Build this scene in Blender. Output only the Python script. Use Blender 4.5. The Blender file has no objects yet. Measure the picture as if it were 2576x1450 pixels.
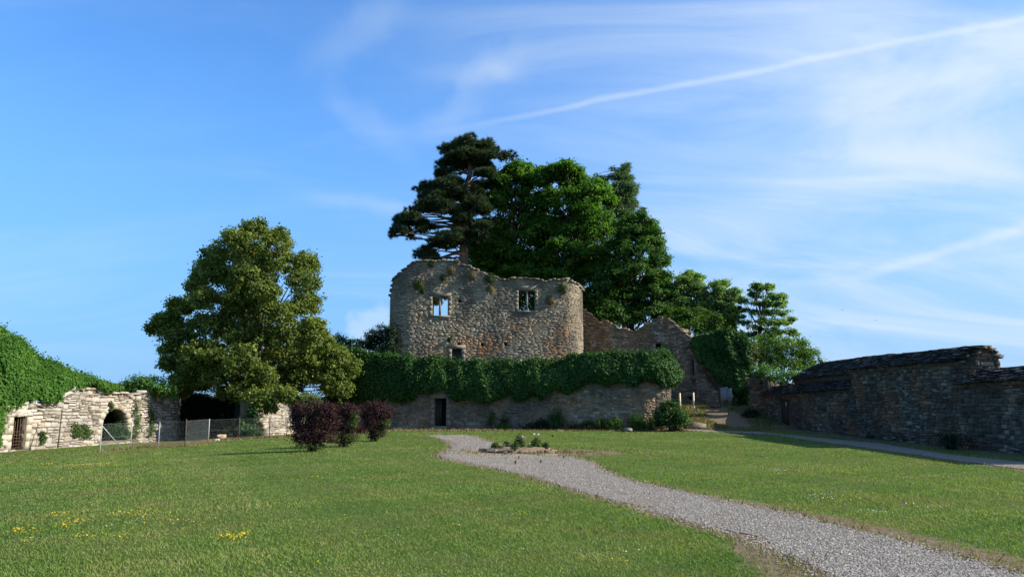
import bpy, math, random
import numpy as np
from mathutils import Matrix, Vector

# ------------------------------------------------------------------ camera, sky, sun, exposure
FD, CU, CV, HORIZON, CAMZ = 1912.0, 1288.0, 725.0, 1011.0, 1.7
TH = math.atan((HORIZON - CV) / FD)
SUN_EL, SUN_AZ = math.radians(31), math.radians(-7)      # azimuth measured from +X towards +Y
scene = bpy.context.scene
cd = bpy.data.cameras.new('camera'); cam = bpy.data.objects.new('camera', cd)
scene.collection.objects.link(cam)
cd.sensor_width = 36; cd.lens = FD / 2576 * 36; cd.clip_end = 5000
cam.location = (0, 0, CAMZ); cam.rotation_euler = (math.pi / 2 + TH, 0, 0)
scene.camera = cam
scene.view_settings.view_transform = 'Standard'; scene.view_settings.look = 'None'
scene.view_settings.gamma = 1.0; scene.view_settings.exposure = 0.85
scene.cycles.max_bounces = 6; scene.cycles.diffuse_bounces = 3; scene.cycles.transmission_bounces = 3
scene.cycles.transparent_max_bounces = 4; scene.cycles.caustics_reflective = False; scene.cycles.caustics_refractive = False
scene.cycles.use_denoising = True

def at(u, v, Y):
    """world point at depth Y that stands at (u, v) of the 2576 px wide photograph"""
    a = (u - CU) / FD; b = (CV - v) / FD
    dy = math.cos(TH) - b * math.sin(TH); dz = math.sin(TH) + b * math.cos(TH)
    k = Y / dy
    return np.array([a * k, Y, CAMZ + dz * k])
def direction(u, v):
    p = at(u, v, 1.0) - np.array([0, 0, CAMZ]); return p / np.linalg.norm(p)
def proj(x, y, z):
    d = y * math.cos(TH) + (z - CAMZ) * math.sin(TH)
    h = -y * math.sin(TH) + (z - CAMZ) * math.cos(TH)
    return CU + FD * x / d, CV - FD * h / d

sd = Vector((math.cos(SUN_EL) * math.cos(SUN_AZ), math.cos(SUN_EL) * math.sin(SUN_AZ), math.sin(SUN_EL)))
ld = bpy.data.lights.new('sun', 'SUN'); sun = bpy.data.objects.new('sun', ld); scene.collection.objects.link(sun)
ld.energy = 5.0; ld.angle = math.radians(0.53); ld.color = (1.0, 0.92, 0.80)
sun.rotation_euler = sd.to_track_quat('Z', 'Y').to_euler()
sun.location = (30, 0, 40)

class NT:
    """small helper to write node trees"""
    def __init__(s, tree): s.t = tree; s.n = tree.nodes; s.l = tree.links
    def new(s, kind, **kw):
        n = s.n.new(kind)
        for k, v in kw.items(): setattr(n, k, v)
        return n
    def put(s, n, key, v):
        if v is None: return
        i = n.inputs[key]
        if hasattr(v, 'is_linked') or isinstance(v, bpy.types.NodeSocket): s.l.new(v, i)
        else: i.default_value = v
    def math(s, op, a, b=None, c=None, clamp=False):
        n = s.new('ShaderNodeMath', operation=op, use_clamp=clamp)
        s.put(n, 0, a); s.put(n, 1, b)
        if c is not None: s.put(n, 2, c)
        return n.outputs[0]
    def vmath(s, op, a, b=None, sc=None):
        n = s.new('ShaderNodeVectorMath', operation=op)
        s.put(n, 0, a); s.put(n, 1, b)
        if sc is not None: s.put(n, 3, sc)
        return n.outputs[1] if op in ('DOT_PRODUCT', 'LENGTH') else n.outputs[0]
    def mix(s, f, a, b, blend='MIX'):
        n = s.new('ShaderNodeMix', data_type='RGBA', blend_type=blend)
        s.put(n, 0, f); s.put(n, 6, a); s.put(n, 7, b)
        return n.outputs[2]
    def noise(s, vec, scale, detail=4, rough=.55, dist=0.0):
        n = s.new('ShaderNodeTexNoise'); s.put(n, 'Vector', vec)
        s.put(n, 'Scale', scale); s.put(n, 'Detail', detail); s.put(n, 'Roughness', rough); s.put(n, 'Distortion', dist)
        return n.outputs[0]
    def ramp(s, f, stops, interp='LINEAR'):
        n = s.new('ShaderNodeValToRGB'); s.put(n, 0, f); r = n.color_ramp; r.interpolation = interp
        while len(r.elements) > 1: r.elements.remove(r.elements[-1])
        r.elements[0].position = stops[0][0]; r.elements[0].color = col(stops[0][1])
        for p, c in stops[1:]:
            e = r.elements.new(p); e.color = col(c)
        return n.outputs[0]
    def step(s, x, a, b, lo=0.0, hi=1.0):
        n = s.new('ShaderNodeMapRange', interpolation_type='SMOOTHSTEP'); n.clamp = True
        s.put(n, 0, x); s.put(n, 1, a); s.put(n, 2, b); s.put(n, 3, lo); s.put(n, 4, hi)
        return n.outputs[0]
def col(c):
    if isinstance(c, (int, float)): c = (c, c, c)
    return (c[0], c[1], c[2], 1.0)

world = bpy.data.worlds.new('World'); scene.world = world; world.use_nodes = True
W = NT(world.node_tree); W.n.clear()
sky = W.new('ShaderNodeTexSky', sky_type='NISHITA', sun_disc=False)
sky.sun_elevation = SUN_EL; sky.sun_rotation = math.pi / 2 - SUN_AZ
sky.air_density = 1.0; sky.dust_density = 0.25; sky.ozone_density = 2.5; sky.altitude = 200
geo = W.new('ShaderNodeNewGeometry'); tc = W.new('ShaderNodeTexCoord')
D = tc.outputs['Generated']
sep = W.new('ShaderNodeSeparateXYZ'); W.put(sep, 0, D)
dz = W.math('MAXIMUM', sep.outputs[2], 0.0)
den = W.math('ADD', dz, 0.30)
px = W.math('DIVIDE', sep.outputs[0], den); py = W.math('DIVIDE', sep.outputs[1], den)
cmb = W.new('ShaderNodeCombineXYZ'); W.put(cmb, 0, px); W.put(cmb, 1, py); P = cmb.outputs[0]
# cirrus drawn out along the wind, on a layer high above the place
rot = W.new('ShaderNodeMapping'); W.put(rot, 'Vector', P); W.put(rot, 'Rotation', (0, 0, math.radians(38))); W.put(rot, 'Scale', (0.8, 2.0, 1))
n1 = W.noise(rot.outputs[0], 1.5, 6, .55, 1.1)
n2 = W.noise(P, 0.55, 4, .5, .4)
side = W.step(sep.outputs[0], -0.32, 0.60)
thin = W.math('MULTIPLY', W.step(n1, 0.40, 0.80), W.step(n2, 0.34, 0.66))
cirrus = W.math('ADD', W.math('MULTIPLY', thin, 0.42), W.math('MULTIPLY', side, W.step(n1, 0.22, 0.76, 0.12, 0.72)))
def streak(u1, v1, u2, v2, width, strength, wob, fade0, fade1, seed):
    d1, d2 = direction(u1, v1), direction(u2, v2)
    nrm = np.cross(d1, d2); nrm /= np.linalg.norm(nrm)
    t = d2 - d1; t /= np.linalg.norm(t)
    off = W.math('MULTIPLY', W.math('SUBTRACT', W.noise(W.vmath('ADD', D, (seed, 0, 0)), 7.0, 3, .55), 0.5), wob)
    fine = W.noise(W.vmath('ADD', D, (0, seed, 0)), 46.0, 4, .65)
    a = W.math('ABSOLUTE', W.math('ADD', W.vmath('DOT_PRODUCT', D, tuple(nrm)), off))
    m = W.step(a, 0.0, W.math('MULTIPLY', W.math('ADD', fine, 0.35), width), 1.0, 0.0)
    along = W.vmath('DOT_PRODUCT', D, tuple(t))
    m = W.math('MULTIPLY', m, W.step(along, fade0, fade1))
    m = W.math('MULTIPLY', m, W.step(W.noise(W.vmath('ADD', D, (seed, seed, 0)), 6.0, 3, .5), 0.25, 0.55, 0.45, 1.0))
    return W.math('MULTIPLY', m, strength)
def along_of(u1, v1, u2, v2, u, v):
    d1, d2 = direction(u1, v1), direction(u2, v2); t = d2 - d1; t /= np.linalg.norm(t)
    return float(direction(u, v) @ t)
LINES = [(1000, 352, 2200, 118, 0.0075, 0.26, 0.010, (1000, 352), (1500, 255), 1.7),
         (1000, 352, 2200, 122, 0.04, 0.13, 0.02, (1300, 290), (2000, 160), 4.1),
         (2100, 712, 2576, 572, 0.012, 0.30, 0.008, (2080, 716), (2250, 670), 6.3),
         (2180, 664, 2576, 655, 0.016, 0.20, 0.01, (2180, 664), (2400, 660), 9.2),
         (1980, 300, 2576, 110, 0.055, 0.30, 0.03, (1900, 330), (2300, 200), 11.9),
         (1680, 600, 2576, 330, 0.07, 0.30, 0.05, (1650, 610), (2100, 470), 14.2),
         (1060, 330, 1310, 150, 0.040, 0.15, 0.10, (960, 390), (1150, 270), 17.7),
         (800, 170, 1010, 40, 0.05, 0.14, 0.10, (700, 230), (860, 130), 25.1),
         (850, 230, 1010, 360, 0.035, 0.13, 0.08, (800, 190), (880, 255), 28.4),
         (1000, 230, 1310, 165, 0.022, 0.20, 0.05, (960, 240), (1120, 205), 31.6),
         (700, 478, 1040, 532, 0.02, 0.20, 0.02, (690, 476), (830, 500), 21.3)]
cov = cirrus
for (a, b, c, d, w_, st, wob, f0, f1, sdv) in LINES:
    m = streak(a, b, c, d, w_, st, wob, along_of(a, b, c, d, *f0), along_of(a, b, c, d, *f1), sdv)
    if sdv in (17.7, 21.3, 25.1, 28.4, 31.6):          # these two wisps end again
        e = direction(c, d); m = W.math('MULTIPLY', m, W.step(W.vmath('DOT_PRODUCT', D, tuple(e)), 0.985, 0.998, 0.25, 1.0))
        m = W.math('MULTIPLY', m, W.step(sep.outputs[0], direction(c + 60, d)[0], direction(c - 60, d)[0]))
    cov = W.math('ADD', cov, m)
# a small puff of cumulus low beside the ruin
pd = direction(932, 826)
puff = W.step(W.math('ADD', W.vmath('DOT_PRODUCT', D, tuple(pd)), W.math('MULTIPLY', W.math('SUBTRACT', W.noise(D, 34, 4, .55), .5), .0016)), 0.9993, 0.9999)
cov = W.math('ADD', cov, W.math('MULTIPLY', puff, 0.4))
cov = W.math('MINIMUM', cov, 0.92)
hz = W.step(sep.outputs[2], -0.02, 0.46, 0.85, 0.0)
skyc = W.mix(1.0, sky.outputs[0], (0.42, 0.73, 1.02, 1), 'MULTIPLY')
skyc = W.mix(hz, skyc, (0.80, 1.60, 3.1, 1))
skyc = W.mix(cov, skyc, (2.75, 3.25, 3.7, 1))
hsv = W.new('ShaderNodeHueSaturation'); W.put(hsv, 'Saturation', 1.0); W.put(hsv, 'Color', skyc)
bg = W.new('ShaderNodeBackground'); W.put(bg, 0, hsv.outputs[0]); W.put(bg, 1, 0.15)
out = W.new('ShaderNodeOutputWorld'); W.l.new(bg.outputs[0], out.inputs[0])

# ------------------------------------------------------------------ helpers
rng = np.random.default_rng(7); random.seed(7)
C = scene.collection
def sstep(a, b, x):
    t = np.clip((np.asarray(x, float) - a) / (b - a), 0, 1); return t * t * (3 - 2 * t)
def wob(x, y, k=1.0, seed=0.0):
    """smooth pseudo noise, about -1..1"""
    x = np.asarray(x, float) * k + seed; y = np.asarray(y, float) * k - seed * 1.7
    return (np.sin(1.31 * x + 0.73 * y) + np.sin(-0.87 * x + 1.63 * y + 1.3) + .6 * np.sin(2.9 * x + 1.1 * y + 4.1)
            + .6 * np.sin(-1.7 * x + 3.1 * y + 2.2) + .35 * np.sin(5.3 * x - 4.1 * y) ) / 3.0
def terrain(x, y):
    x = np.asarray(x, float); y = np.asarray(y, float)
    left = -np.clip(0.042 * np.maximum(-x - 7, 0), 0, .58) * sstep(12, 30, y)
    ramp = 1.75 * sstep(45.5, 58, y) * sstep(8.5, 11.5, x)
    far = 0.10 * sstep(36, 44, y) * sstep(12, 16, x)
    return left + ramp + far + 0.005 * wob(x, y, .35, 3.0) * sstep(9, 16, y) * sstep(2, 6, np.abs(x - y * .14))
def groundpt(u, v):
    """where the ray through (u, v) meets the ground"""
    Y0, Y1 = 3.0, 90.0
    for Y in np.arange(5, 80, .1):
        p = at(u, v, Y)
        if p[2] <= terrain(p[0], p[1]): return p
    return at(u, v, 60)

def mesh(name, verts, faces, mat=None, attrs=None, smooth=False):
    verts = np.asarray(verts, np.float32).reshape(-1, 3)
    if isinstance(faces, np.ndarray): faces = [faces]
    faces = [np.asarray(f, np.int32) for f in faces if len(f)]
    m = bpy.data.meshes.new(name)
    m.vertices.add(len(verts)); m.vertices.foreach_set('co', verts.ravel())
    nl = sum(f.size for f in faces); nf = sum(len(f) for f in faces)
    m.loops.add(nl); m.polygons.add(nf)
    m.loops.foreach_set('vertex_index', np.concatenate([f.ravel() for f in faces]))
    tot = np.concatenate([np.full(len(f), f.shape[1], np.int32) for f in faces])
    m.polygons.foreach_set('loop_start', np.concatenate([[0], np.cumsum(tot)[:-1]]).astype(np.int32))
    m.polygons.foreach_set('loop_total', tot)
    if smooth: m.polygons.foreach_set('use_smooth', np.ones(nf, bool))
    for k, v in (attrs or {}).items():
        a = m.attributes.new(k, 'FLOAT', 'POINT'); a.data.foreach_set('value', np.asarray(v, np.float32))
    m.update(calc_edges=True); m.validate()
    if mat: m.materials.append(mat)
    return m
def link(name, data, parent=None, kind=None):
    o = bpy.data.objects.new(name, data); C.objects.link(o)
    if parent is not None:
        o.parent = parent; o.matrix_parent_inverse = Matrix.Translation(-Vector(world_loc(parent)))
    if kind: o['kind'] = kind
    return o
def world_loc(o):
    while o is not None:
        if '_loc' in o: return o['_loc']
        if o.parent is None: break
        return (0, 0, 0)
    return (0, 0, 0)
def obj(name, verts, faces, mat, parent=None, kind=None, attrs=None, smooth=False):
    return link(name, mesh(name, verts, faces, mat, attrs, smooth), parent, kind)
def tag(o, label, cat, group=None, kind=None):
    o['label'] = label; o['category'] = cat
    if group: o['group'] = group
    if kind: o['kind'] = kind
    return o
ROOTS = []
def thing(name, loc, label, cat, group=None):
    o = bpy.data.objects.new(name, None); C.objects.link(o); o.empty_display_size = .3
    o.location = [float(a) for a in loc]; o['_loc'] = [float(a) for a in loc]; ROOTS.append(o)
    return tag(o, label, cat, group)

class MB:
    """collects pieces into one mesh"""
    def __init__(s): s.v = []; s.f = {3: [], 4: []}; s.n = 0; s.a = []
    def add(s, v, f, rnd=None):
        v = np.asarray(v, float).reshape(-1, 3)
        if isinstance(f, np.ndarray): f = [f]
        for q in f:
            q = np.asarray(q, np.int64)
            if len(q): s.f[q.shape[1]].append(q + s.n)
        s.v.append(v); s.n += len(v)
        s.a.append(np.full(len(v), rng.random() if rnd is None else rnd) if np.ndim(rnd) == 0 else np.asarray(rnd))
    def box(s, c, size, rz=0.0, jit=0.0, rnd=None, tilt=0.0):
        x, y, z = [k / 2 for k in size]
        v = np.array([[a, b, d] for d in (-z, z) for b in (-y, y) for a in (-x, x)])
        if jit: v += rng.normal(0, jit, v.shape)
        if tilt: v = v @ np.array(Matrix.Rotation(tilt, 3, 'Y')).T
        if rz: v = v @ np.array(Matrix.Rotation(rz, 3, 'Z')).T
        f = np.array([[0, 2, 3, 1], [4, 5, 7, 6], [0, 1, 5, 4], [2, 6, 7, 3], [0, 4, 6, 2], [1, 3, 7, 5]])
        s.add(v + np.asarray(c, float), f, rnd)
    def tube(s, pts, rad, sides=7, rnd=None):
        v, f = tube(pts, rad, sides); s.add(v, f, rnd)
    def build(s, name, mat, parent=None, kind=None, smooth=False):
        fs = [np.concatenate(q) for q in s.f.values() if q]
        return obj(name, np.concatenate(s.v), fs, mat, parent, kind, {'rnd': np.concatenate(s.a)}, smooth)
def tube(pts, rad, sides=7):
    pts = np.asarray(pts, float); n = len(pts); rad = np.broadcast_to(np.asarray(rad, float), (n,))
    t = np.gradient(pts, axis=0); t /= np.linalg.norm(t, axis=1)[:, None] + 1e-9
    ref = np.where(np.abs(t[:, 2:3]) > .9, np.array([[1., 0, 0]]), np.array([[0, 0, 1.]]))
    a = np.cross(t, ref); a /= np.linalg.norm(a, axis=1)[:, None] + 1e-9
    b = np.cross(t, a); ang = np.arange(sides) * 2 * math.pi / sides
    ring = pts[:, None] + rad[:, None, None] * (np.cos(ang)[None, :, None] * a[:, None] + np.sin(ang)[None, :, None] * b[:, None])
    v = np.concatenate([ring.reshape(-1, 3), pts[:1], pts[-1:]])
    i, j = np.meshgrid(np.arange(n - 1), np.arange(sides), indexing='ij'); j2 = (j + 1) % sides
    q = np.stack([i * sides + j, i * sides + j2, (i + 1) * sides + j2, (i + 1) * sides + j], -1).reshape(-1, 4)
    k = np.arange(sides); k2 = (k + 1) % sides
    c0 = np.stack([np.full(sides, n * sides), k2, k], -1); c1 = np.stack([np.full(sides, n * sides + 1), (n - 1) * sides + k, (n - 1) * sides + k2], -1)
    return v, [q, np.concatenate([c0, c1])]
def bend(p0, p1, sag=0.0, n=6, jit=0.0):
    p0 = np.asarray(p0, float); p1 = np.asarray(p1, float); t = np.linspace(0, 1, n)[:, None]
    p = p0 + (p1 - p0) * t; p[:, 2] += sag * np.sin(t[:, 0] * math.pi)
    if jit: p[1:-1] += rng.normal(0, jit, (n - 2, 3))
    return p
def unit(v): return v / (np.linalg.norm(v, axis=-1, keepdims=True) + 1e-9)

# ------------------------------------------------------------------ materials
def material(name, colour_fn, rough=.9, bump=None, translucent=0.0, tcol=None, spec=.2):
    m = bpy.data.materials.new(name); m.use_nodes = True; n = NT(m.node_tree)
    b = n.n['Principled BSDF']; o = n.n['Material Output']
    pos = n.new('ShaderNodeNewGeometry').outputs['Position']
    c = colour_fn(n, pos); n.put(b, 'Base Color', c); n.put(b, 'Roughness', rough); n.put(b, 'Specular IOR Level', spec)
    if bump:
        bn = n.new('ShaderNodeBump'); n.put(bn, 'Height', bump[0](n, pos)); n.put(bn, 'Strength', bump[1]); n.put(bn, 'Distance', bump[2])
        n.l.new(bn.outputs[0], b.inputs['Normal'])
    if translucent:
        tr = n.new('ShaderNodeBsdfTranslucent'); n.put(tr, 0, n.mix(1.0, c, tcol, 'MULTIPLY') if tcol else c)
        mx = n.new('ShaderNodeMixShader'); n.put(mx, 0, translucent); n.l.new(b.outputs[0], mx.inputs[1]); n.l.new(tr.outputs[0], mx.inputs[2])
        n.l.new(mx.outputs[0], o.inputs[0])
    return m
def rnd_of(n):
    a = n.new('ShaderNodeAttribute', attribute_name='rnd').outputs['Fac']
    r = n.new('ShaderNodeObjectInfo').outputs['Random']
    return n.math('FRACT', n.math('ADD', a, r))
def attr_of(n, k='rnd'): return n.new('ShaderNodeAttribute', attribute_name=k).outputs['Fac']
def leaf_mat(name, stops, tr=.35, rough=.55, patch=0.0, patch_col=None, tcol=(1.5, 1.6, .5, 1)):
    def c(n, pos):
        k = n.ramp(attr_of(n), stops)
        if patch: k = n.mix(n.math('MULTIPLY', n.step(n.noise(pos, .55, 3), .48, .62), patch), k, col(patch_col))
        return k
    return material(name, c, max(rough, .6), None, tr, tcol, .15)
def stone_mat(name, stops, stain=None, stain_amt=.6, warm=None, warm_amt=0, scale=.6, low=None, plaster=None):
    def c(n, pos):
        k = n.ramp(rnd_of(n), stops)
        g = n.noise(pos, 9, 5, .65); k = n.mix(n.step(g, .3, .75, .0, .42), k, n.mix(1, k, (.42, .42, .42, 1), 'MULTIPLY'))
        s = n.noise(n.vmath('MULTIPLY', pos, (1, 1, .55)), scale, 5, .62)
        if plaster:
            pl_ = n.step(n.noise(n.vmath('ADD', pos, (3, 31, 7)), .8, 6, .65), .42, .60); k = n.mix(n.math('MULTIPLY', pl_, .62), k, n.mix(n.noise(pos, 5, 4), col(plaster), n.mix(1, col(plaster), (.7, .7, .7, 1), 'MULTIPLY')))
        if stain: k = n.mix(n.math('MULTIPLY', n.step(s, .43, .60), stain_amt), k, col(stain))
        if warm:
            w = n.noise(n.vmath('ADD', pos, (13, 5, 2)), scale * 1.2, 4, .6)
            f = n.math('MULTIPLY', n.step(w, .45, .62), warm_amt)
            if low is not None:
                sx = n.new('ShaderNodeSeparateXYZ'); n.put(sx, 0, pos); f = n.math('MULTIPLY', f, n.step(sx.outputs[2], low[0], low[1], 1, 0))
            k = n.mix(f, k, n.mix(1, n.mix(.5, k, (.4, .3, .2, 1)), col(warm), 'MULTIPLY'))
        lich = n.step(n.noise(pos, 22, 3, .5), .62, .72); k = n.mix(n.math('MULTIPLY', lich, .28), k, (.48, .47, .42, 1))
        return k
    return material(name, c, .93, (lambda n, p: n.noise(p, 26, 5, .65), .6, .03), spec=.12)

M = {}
M['castle'] = stone_mat('castle_stone', [(0, (.17, .138, .096)), (.3, (.28, .228, .155)), (.6, (.36, .296, .205)), (.85, (.33, .290, .225)), (1, (.46, .39, .29))],
                        (.085, .075, .062), .80, (1.2, .74, .46), .75, .34, (5.6, 8.6), (.33, .275, .195))
M['ruin'] = stone_mat('ruin_stone', [(0, (.14, .105, .075)), (.4, (.27, .21, .145)), (.75, (.37, .295, .21)), (1, (.48, .42, .33))], (.08, .06, .045), .6, (1.1, .76, .52), .5, .6)
M['terrace'] = stone_mat('terrace_stone', [(0, (.14, .115, .085)), (.4, (.28, .235, .170)), (.8, (.40, .345, .255)), (1, (.50, .445, .35))], (.055, .050, .040), .75, (1.0, .74, .48), .6, .5, None, (.34, .285, .205))
M['limestone'] = stone_mat('limestone', [(0, (.22, .19, .145)), (.35, (.36, .335, .29)), (.7, (.46, .435, .39)), (1, (.48, .43, .35))], (.19, .17, .14), .4, (1.1, .85, .62), .2, .7)
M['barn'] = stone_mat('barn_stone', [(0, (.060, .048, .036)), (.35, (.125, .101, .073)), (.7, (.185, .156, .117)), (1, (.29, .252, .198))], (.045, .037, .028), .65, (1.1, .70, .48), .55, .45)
M['slab'] = stone_mat('roof_slab', [(0, (.030, .028, .028)), (.5, (.062, .058, .056)), (.85, (.10, .095, .09)), (1, (.24, .225, .205))], (.045, .055, .03), .45, None, 0, 1.2)
def mortar(n, p):
    k = n.ramp(n.noise(p, 3.0, 5, .7), [(.3, (.13, .108, .08)), (.7, (.29, .245, .18))]); return k
M['mortar'] = material('mortar', mortar, .95, (lambda n, p: n.noise(p, 30, 5, .7), .8, .03), spec=.1)
M['mortar_pale'] = material('mortar_pale', lambda n, p: n.ramp(n.noise(p, 3, 5, .7), [(.3, (.085, .072, .055)), (.7, (.20, .175, .135))]), .95, (lambda n, p: n.noise(p, 30, 5, .7), .8, .03), spec=.1)
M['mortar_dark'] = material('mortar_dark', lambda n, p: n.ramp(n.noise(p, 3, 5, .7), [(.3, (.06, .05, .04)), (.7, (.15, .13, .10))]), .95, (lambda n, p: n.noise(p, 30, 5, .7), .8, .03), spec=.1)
M['dressed'] = material('dressed_stone', lambda n, p: n.ramp(n.noise(p, 5, 5, .65), [(.3, (.15, .128, .098)), (.7, (.27, .235, .18))]), .9, (lambda n, p: n.noise(p, 30, 4, .6), .4, .02), spec=.12)
M['dressed_pale'] = material('dressed_limestone', lambda n, p: n.ramp(n.noise(p, 5, 5, .65), [(.3, (.34, .29, .21)), (.7, (.48, .43, .34))]), .9, (lambda n, p: n.noise(p, 30, 4, .6), .4, .02), spec=.12)
M['recess_shade'] = material('painted_shade', lambda n, p: n.ramp(n.noise(p, 4, 3), [(0, (.012, .011, .010)), (1, (.03, .027, .022))]), .95, spec=.05)  # near-black colour stands in for the shade inside openings
M['wood'] = material('old_wood', lambda n, p: n.ramp(n.noise(n.vmath('MULTIPLY', p, (14, 14, 1.2)), 1.0, 4, .6), [(.3, (.030, .024, .018)), (.7, (.075, .06, .045))]), .85, spec=.15)
M['bark'] = material('bark', lambda n, p: n.ramp(n.noise(n.vmath('MULTIPLY', p, (6, 6, 1.5)), 1.0, 5, .65), [(.3, (.05, .040, .030)), (.7, (.15, .125, .10))]), .92, (lambda n, p: n.noise(n.vmath('MULTIPLY', p, (9, 9, 2)), 1.0, 5), .7, .05), spec=.1)
M['pine_bark'] = material('pine_bark', lambda n, p: n.ramp(n.noise(n.vmath('MULTIPLY', p, (5, 5, 1.8)), 1.0, 5, .65), [(.3, (.06, .040, .028)), (.7, (.19, .13, .09))]), .92, (lambda n, p: n.noise(n.vmath('MULTIPLY', p, (8, 8, 3)), 1.0, 5), .7, .05), spec=.1)
M['iron'] = material('rusty_iron', lambda n, p: n.ramp(n.noise(p, 20, 4), [(.3, (.045, .028, .02)), (.7, (.13, .075, .045))]), .75, spec=.3)
M['zinc'] = material('galvanised_steel', lambda n, p: n.ramp(n.noise(p, 12, 4), [(.3, (.30, .31, .30)), (.7, (.46, .46, .44))]), .55, spec=.4)
M['wire'] = material('fence_wire', lambda n, p: n.ramp(n.noise(p, 3, 2), [(0, (.16, .19, .17)), (1, (.24, .27, .25))]), .6, spec=.4)
M['gate'] = material('weathered_boards', lambda n, p: n.ramp(n.noise(n.vmath('MULTIPLY', p, (9, 9, 1)), 1.0, 4), [(.3, (.15, .16, .17)), (.7, (.30, .32, .33))]), .8, spec=.2)
M['pale_wood'] = material('pale_wood', lambda n, p: n.ramp(n.noise(n.vmath('MULTIPLY', p, (9, 9, 1)), 2.0, 4), [(.3, (.46, .41, .31)), (.7, (.64, .58, .46))]), .8, spec=.2)
M['soil'] = material('bed_soil', lambda n, p: n.ramp(n.noise(p, 8, 5, .7), [(.3, (.13, .095, .06)), (.7, (.27, .21, .14))]), .98, (lambda n, p: n.noise(p, 20, 5, .7), .8, .05), spec=.05)
# leaves
M['lime'] = leaf_mat('lime_leaf', [(0, (.036, .064, .015)), (.35, (.085, .125, .026)), (.7, (.165, .205, .046)), (1, (.29, .33, .095))], .40)
M['maple'] = leaf_mat('maple_leaf', [(0, (.022, .062, .012)), (.5, (.055, .140, .020)), (1, (.13, .25, .036))], .48, .55, .40, (.085, .165, .020))
M['hornbeam'] = leaf_mat('hornbeam_leaf', [(0, (.020, .054, .013)), (.5, (.045, .110, .024)), (1, (.10, .185, .044))], .44)
M['locust'] = leaf_mat('locust_leaf', [(0, (.070, .130, .046)), (.5, (.130, .225, .080)), (1, (.21, .32, .125))], .52)
M['shrub'] = leaf_mat('shrub_leaf', [(0, (.026, .065, .012)), (.5, (.062, .130, .022)), (1, (.14, .22, .040))], .42)
M['yellow_shrub'] = leaf_mat('yellowish_leaf', [(0, (.05, .07, .02)), (.5, (.11, .13, .04)), (1, (.20, .20, .07))], .3)
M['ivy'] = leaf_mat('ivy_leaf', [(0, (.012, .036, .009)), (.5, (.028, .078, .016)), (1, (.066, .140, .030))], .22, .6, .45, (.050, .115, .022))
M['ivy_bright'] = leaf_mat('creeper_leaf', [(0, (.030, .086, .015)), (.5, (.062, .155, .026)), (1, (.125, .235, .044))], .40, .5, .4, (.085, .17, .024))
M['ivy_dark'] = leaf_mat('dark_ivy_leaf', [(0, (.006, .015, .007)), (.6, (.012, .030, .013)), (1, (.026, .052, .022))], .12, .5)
M['needle'] = leaf_mat('pine_needle', [(0, (.014, .028, .016)), (.5, (.034, .058, .028)), (.9, (.070, .100, .042)), (1, (.13, .11, .055))], .20, .5)
M['larch'] = leaf_mat('larch_needle', [(0, (.045, .085, .046)), (.5, (.080, .140, .075)), (1, (.13, .20, .105))], .3, .5)
M['purple'] = leaf_mat('purple_leaf', [(0, (.015, .008, .008)), (.5, (.036, .016, .016)), (.9, (.070, .037, .032)), (1, (.09, .08, .04))], .25, .5, tcol=(1.5, .6, .7, 1))
M['weed'] = leaf_mat('weed_leaf', [(0, (.020, .046, .012)), (.5, (.045, .085, .020)), (1, (.11, .135, .035))], .3)
M['mistletoe'] = leaf_mat('mistletoe_leaf', [(0, (.012, .020, .010)), (1, (.035, .048, .022))], .1)
M['drygrass'] = leaf_mat('dry_grass', [(0, (.10, .085, .035)), (.5, (.17, .145, .06)), (1, (.26, .22, .11))], .2)
M['grass'] = leaf_mat('grass_blade', [(0, (.060, .125, .024)), (.4, (.120, .195, .040)), (.7, (.185, .240, .064)), (.9, (.28, .265, .105)), (1, (.38, .33, .18))], .36, .6, .5, (.20, .195, .075))
M['petal_white'] = material('white_petal', lambda n, p: n.ramp(attr_of(n), [(0, (.62, .62, .58)), (1, (.80, .80, .78))]), .6, None, .3)
M['petal_pink'] = material('pink_petal', lambda n, p: n.ramp(attr_of(n), [(0, (.50, .24, .40)), (1, (.70, .46, .58))]), .6, None, .3)
M['petal_yellow'] = material('yellow_petal', lambda n, p: n.ramp(attr_of(n), [(0, (.55, .36, .015)), (1, (.72, .56, .03))]), .6, None, .3)
M['feather'] = material('dark_feather', lambda n, p: n.ramp(n.noise(p, 9, 2), [(0, (.03, .03, .035)), (1, (.07, .07, .075))]), .7)

# ------------------------------------------------------------------ ground, paths
PATH_L = [(1067, 1094), (1100, 1098), (1128, 1111), (1137, 1122), (1128, 1132), (1098, 1143), (1120, 1155), (1189, 1168), (1311, 1192), (1433, 1229), (1555, 1265), (1707, 1308), (1890, 1363), (2042, 1430), (2140, 1485), (2330, 1600)]
PATH_R = [(1183, 1093), (1219, 1106), (1262, 1119), (1330, 1127), (1396, 1138), (1450, 1150), (1490, 1163), (1512, 1180), (1554, 1200), (1646, 1222), (1798, 1254), (1981, 1293), (2164, 1337), (2347, 1385), (2576, 1447), (3000, 1560)]
def dense(poly, n=10):
    p = np.array(poly, float); o = []
    for a, b in zip(p, np.roll(p, -1, 0)):
        o += [a + (b - a) * k / n for k in range(n)]
    return np.array(o)
main_poly = np.array([groundpt(u, v)[:2] for u, v in dense(PATH_L + PATH_R[::-1], 5)])
SIDE_U = [(1690, 1078), (1744, 1079.5), (1905, 1086), (2018, 1097), (2212, 1115), (2390, 1144), (2576, 1163), (2900, 1215)]
SIDE_L = [(1690, 1081), (1744, 1084), (1954, 1093), (2019, 1105), (2212, 1131), (2390, 1157), (2576, 1181), (2900, 1245)]
side_poly = np.array([groundpt(u, v)[:2] for u, v in dense(SIDE_U + SIDE_L[::-1], 5)])
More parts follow.
